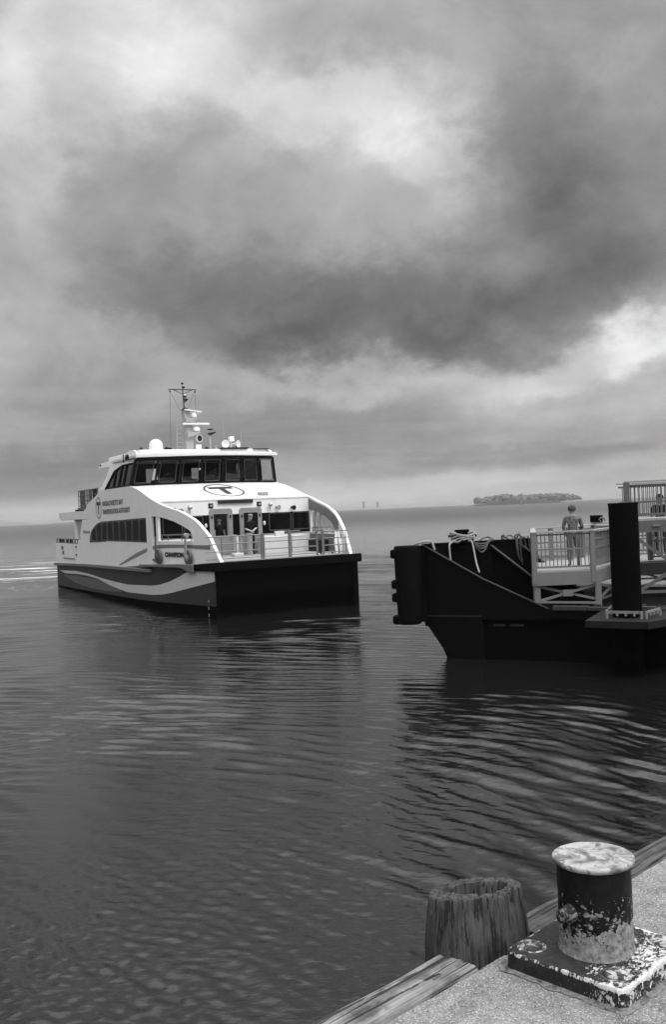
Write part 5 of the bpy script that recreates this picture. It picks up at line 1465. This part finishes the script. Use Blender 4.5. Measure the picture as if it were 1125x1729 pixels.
def collar(a, b, z=1.60):
    a, b = Vector((*a, z)), Vector((*b, z))
    MB().bar(a, b, .04, .06).build('collar_bar', M_METAL2, br)
    for p in (a, b): MB().bar((p.x, p.y, 1.44), (p.x, p.y, z + .03), .07, .05, (1, 0, 0)).build('collar_leg', M_METAL2, br)
    for f in (.3, .55, .8):
        p = a.lerp(b, f); MB().obox((p.x, p.y, z - .05), (.05, .05, .08)).build('roller', M_METAL2, br)
M_METAL2 = paint('bright_bracket', .17, .5, .2, 5)
collar((6.62, 23.98), (7.33, 23.55)); collar((7.45, 23.55), (7.98, 24.15)); collar((6.62, 24.05), (6.95, 24.8)); 
for ch in list(plat.children): pass
# children above were written in world metres: bring them into the frame of their empties
for rt in (plat, up, pile, br):
    inv = Matrix.Translation(-rt.location)
    for ch in rt.children:
        if ch.type == 'MESH': ch.data.transform(inv)
bpy.data.objects.remove(sub)

# ================================================================ PEOPLE ON THE PLATFORMS
M_SHIRT, N_, b_, o_ = new_mat('patterned_shirt'); oc_ = N_.n('ShaderNodeTexCoord').outputs['Object']
gray(N_, b_, N_.ramp(N_.noise(oc_, 13, 4, .7, .6), .40, .60, .03, .15)); b_.inputs['Roughness'].default_value = .9
J3 = dict(STAND); J3.update(elL=(-.150, .02, .635), elR=(.150, .02, .635), wrL=(-.115, .12, .55), wrR=(.115, .12, .55), neck=(0, .006, .832), head0=(0, .02, .862), head1=(0, .034, .917), head2=(0, .036, .947), face=(0, 1, -.25), sleeve=.8,
          knL=(-.062, .0, .275), knR=(.062, .0, .275), anL=(-.07, -.02, .045), anR=(.07, -.02, .045), toeL=(-.08, .07, .018), toeR=(.08, .07, .018))
person('person seen from behind in a patterned shirt and grey trousers standing on the boarding platform', (6.93, 28.3, PD), R(-8), 1.80, J3,
       dict(skin=M_SKIN_D, shirt=M_SHIRT, trousers=paint('grey_trousers', .09, .9, .35, 6, spec=.1), shoes=M_BLACKCLOTH), hair=M_HAIRG)
J4 = dict(STAND)
person('dark figure half hidden behind the balusters of the high gangway landing', (10.55, 31.5, PD + .03), R(160), 1.98, J4,
       dict(skin=M_SKIN_D, shirt=M_BLACKCLOTH, trousers=M_BLACKCLOTH, shoes=M_BLACKCLOTH), hair=M_HAIRD)

# ================================================================ FAR SHORES
M_LAND = paint('far_land', .13, .95, .3, .01)
M_WOOD = paint('far_wood', .025, .95, .5, .03, spec=.1)
def ridge(name, pts, depth=160, m=M_LAND, jag=0., step=6.):
    """low land: pts = (x, y, height); a rounded ridge with uneven crest"""
    vs = []; fs = []; P = []
    for (a, b) in zip(pts[:-1], pts[1:]):
        n = max(2, int(math.hypot(b[0] - a[0], b[1] - a[1]) / step))
        for k in range(n): t = k / n; P.append([a[i] + (b[i] - a[i]) * t for i in range(3)])
    P.append(list(pts[-1])); rows = [(0, -1), (.06, .12), (.15, .55), (.3, .85), (.5, 1.), (.75, .7), (1, -1)]
    for i, (x, y, h) in enumerate(P):
        j = h * (1 + .10 * noise.noise(Vector((x * .01, y * .01, 0)))) + jag * (noise.noise(Vector((x * .06, 0, 3))) + .6 * abs(noise.noise(Vector((x * .15, 0, 8)))))
        for (d, k) in rows: vs.append((x * (1 + d * depth / y), y + d * depth, (j * k if k > 0 else -2)))
    c = len(rows)
    for i in range(len(P) - 1):
        for k in range(c - 1): fs.append((i * c + k, (i + 1) * c + k, (i + 1) * c + k + 1, i * c + k + 1))
    o = MB().add(vs, fs).build(name, m, smooth=True, angle=180); tag(o, kind='structure'); return o
ridge('far_shore', [(-1600, 3700, 10), (-1150, 3700, 17), (-1000, 3650, 18), (-800, 3600, 11), (-500, 3650, 8), (-60, 3600, 9), (83, 3600, 13), (250, 3600, 14), (390, 3600, 19), (620, 3500, 22), (900, 3600, 20), (1160, 3600, 25), (1500, 3600, 24), (2200, 3600, 20)], 300, jag=3., step=12)
ridge('left_island', [(-1100, 1800, 8), (-700, 1800, 12), (-620, 1800, 12), (-560, 1810, 4), (-520, 1815, .5)], 120, jag=1.5)
ridge('wooded_island', [(262, 1960, 1), (282, 1950, 3), (305, 1960, 5), (360, 1960, 6), (420, 1960, 5), (480, 1965, 4), (520, 1980, 2)], 110, jag=1.)
ridge('dark_point', [(236, 1700, .5), (270, 1700, 5), (310, 1695, 8), (345, 1700, 8), (375, 1700, 5), (398, 1700, 1)], 60, m=M_WOOD, jag=2., step=4)
wd = MB(); rnd = random.Random(3)
for k in range(110):
    x = rnd.uniform(292, 498); y = rnd.uniform(1985, 2060)
    env = math.exp(-((x - 385) / 95) ** 4) * .55 + .45
    h = rnd.uniform(3, 12) * env * (1 if x < 470 else .7)
    r_ = rnd.uniform(4.5, 8.5)
    wd.ico((x * y / 1960, y, 5 + h - r_ * .6 + 2), r_, 2, (1.25, 1.2, .85), .8, k)
    wd.tube([(x * y / 1960, y, 4), (x * y / 1960, y, 8 + h - r_)], .6, 5)
o = wd.build('distant_wood', paint('hazy_wood', .085, .95, .5, .03, spec=.1)); tag(o, kind='stuff')
for k, (x, y, w_, h, lab) in enumerate(((111, 3500, 11, 29, 'taller left one of two faint towers on the far shore'), (161, 3500, 10, 26, 'shorter right one of two faint towers on the far shore'))):
    rt = empty('distant_tower', (x, y, 0)); tag(rt, lab, 'tower', 'towers on the far shore')
    MB().lathe([(w_ * .42, 5), (w_ * .34, h * .72), (w_ * .40, h * .76)], (0, 0, 0), 16).build('stem', M_LAND, rt)
    MB().lathe([(w_ * .36, h * .70), (w_ * .40, h * .74), (w_ * .40, h * .96), (w_ * .3, h * .98)], (0, 0, 0), 16).build('tank', M_LAND, rt)
bt = empty('distant_boat', (290, 1500, 0)); tag(bt, 'tiny dark boat on the water before the wooded island', 'boat')
MB().prism([(-3, 1.2), (-2.4, -.3), (2.2, -.3), (3.6, 1.5)], lambda x, z: (x, -1, z), lambda x, z: (x, 1, z)).build('hull', M_FIT, bt)
MB().box(-1.5, 1.0, -.8, .8, 1.2, 2.8).build('cabin', M_GREY, bt)
# ================================================================ HAZE
hz = MB().box(-3200, 3300, -60, 4300, -3, 60).build('haze', [])
hm = bpy.data.materials.new('haze'); hm.use_nodes = True; hm.node_tree.nodes.clear()
H_ = NT(hm.node_tree); ho = H_.n('ShaderNodeOutputMaterial'); hv = H_.n('ShaderNodeVolumePrincipled')
hv.inputs['Color'].default_value = (.85, .85, .85, 1); hv.inputs['Density'].default_value = .00011; hv.inputs['Anisotropy'].default_value = 0.0
hm.node_tree.links.new(hv.outputs[0], ho.inputs['Volume']); hz.data.materials.append(hm)
tag(hz, kind='stuff')
scene.cycles.volume_bounces = 1
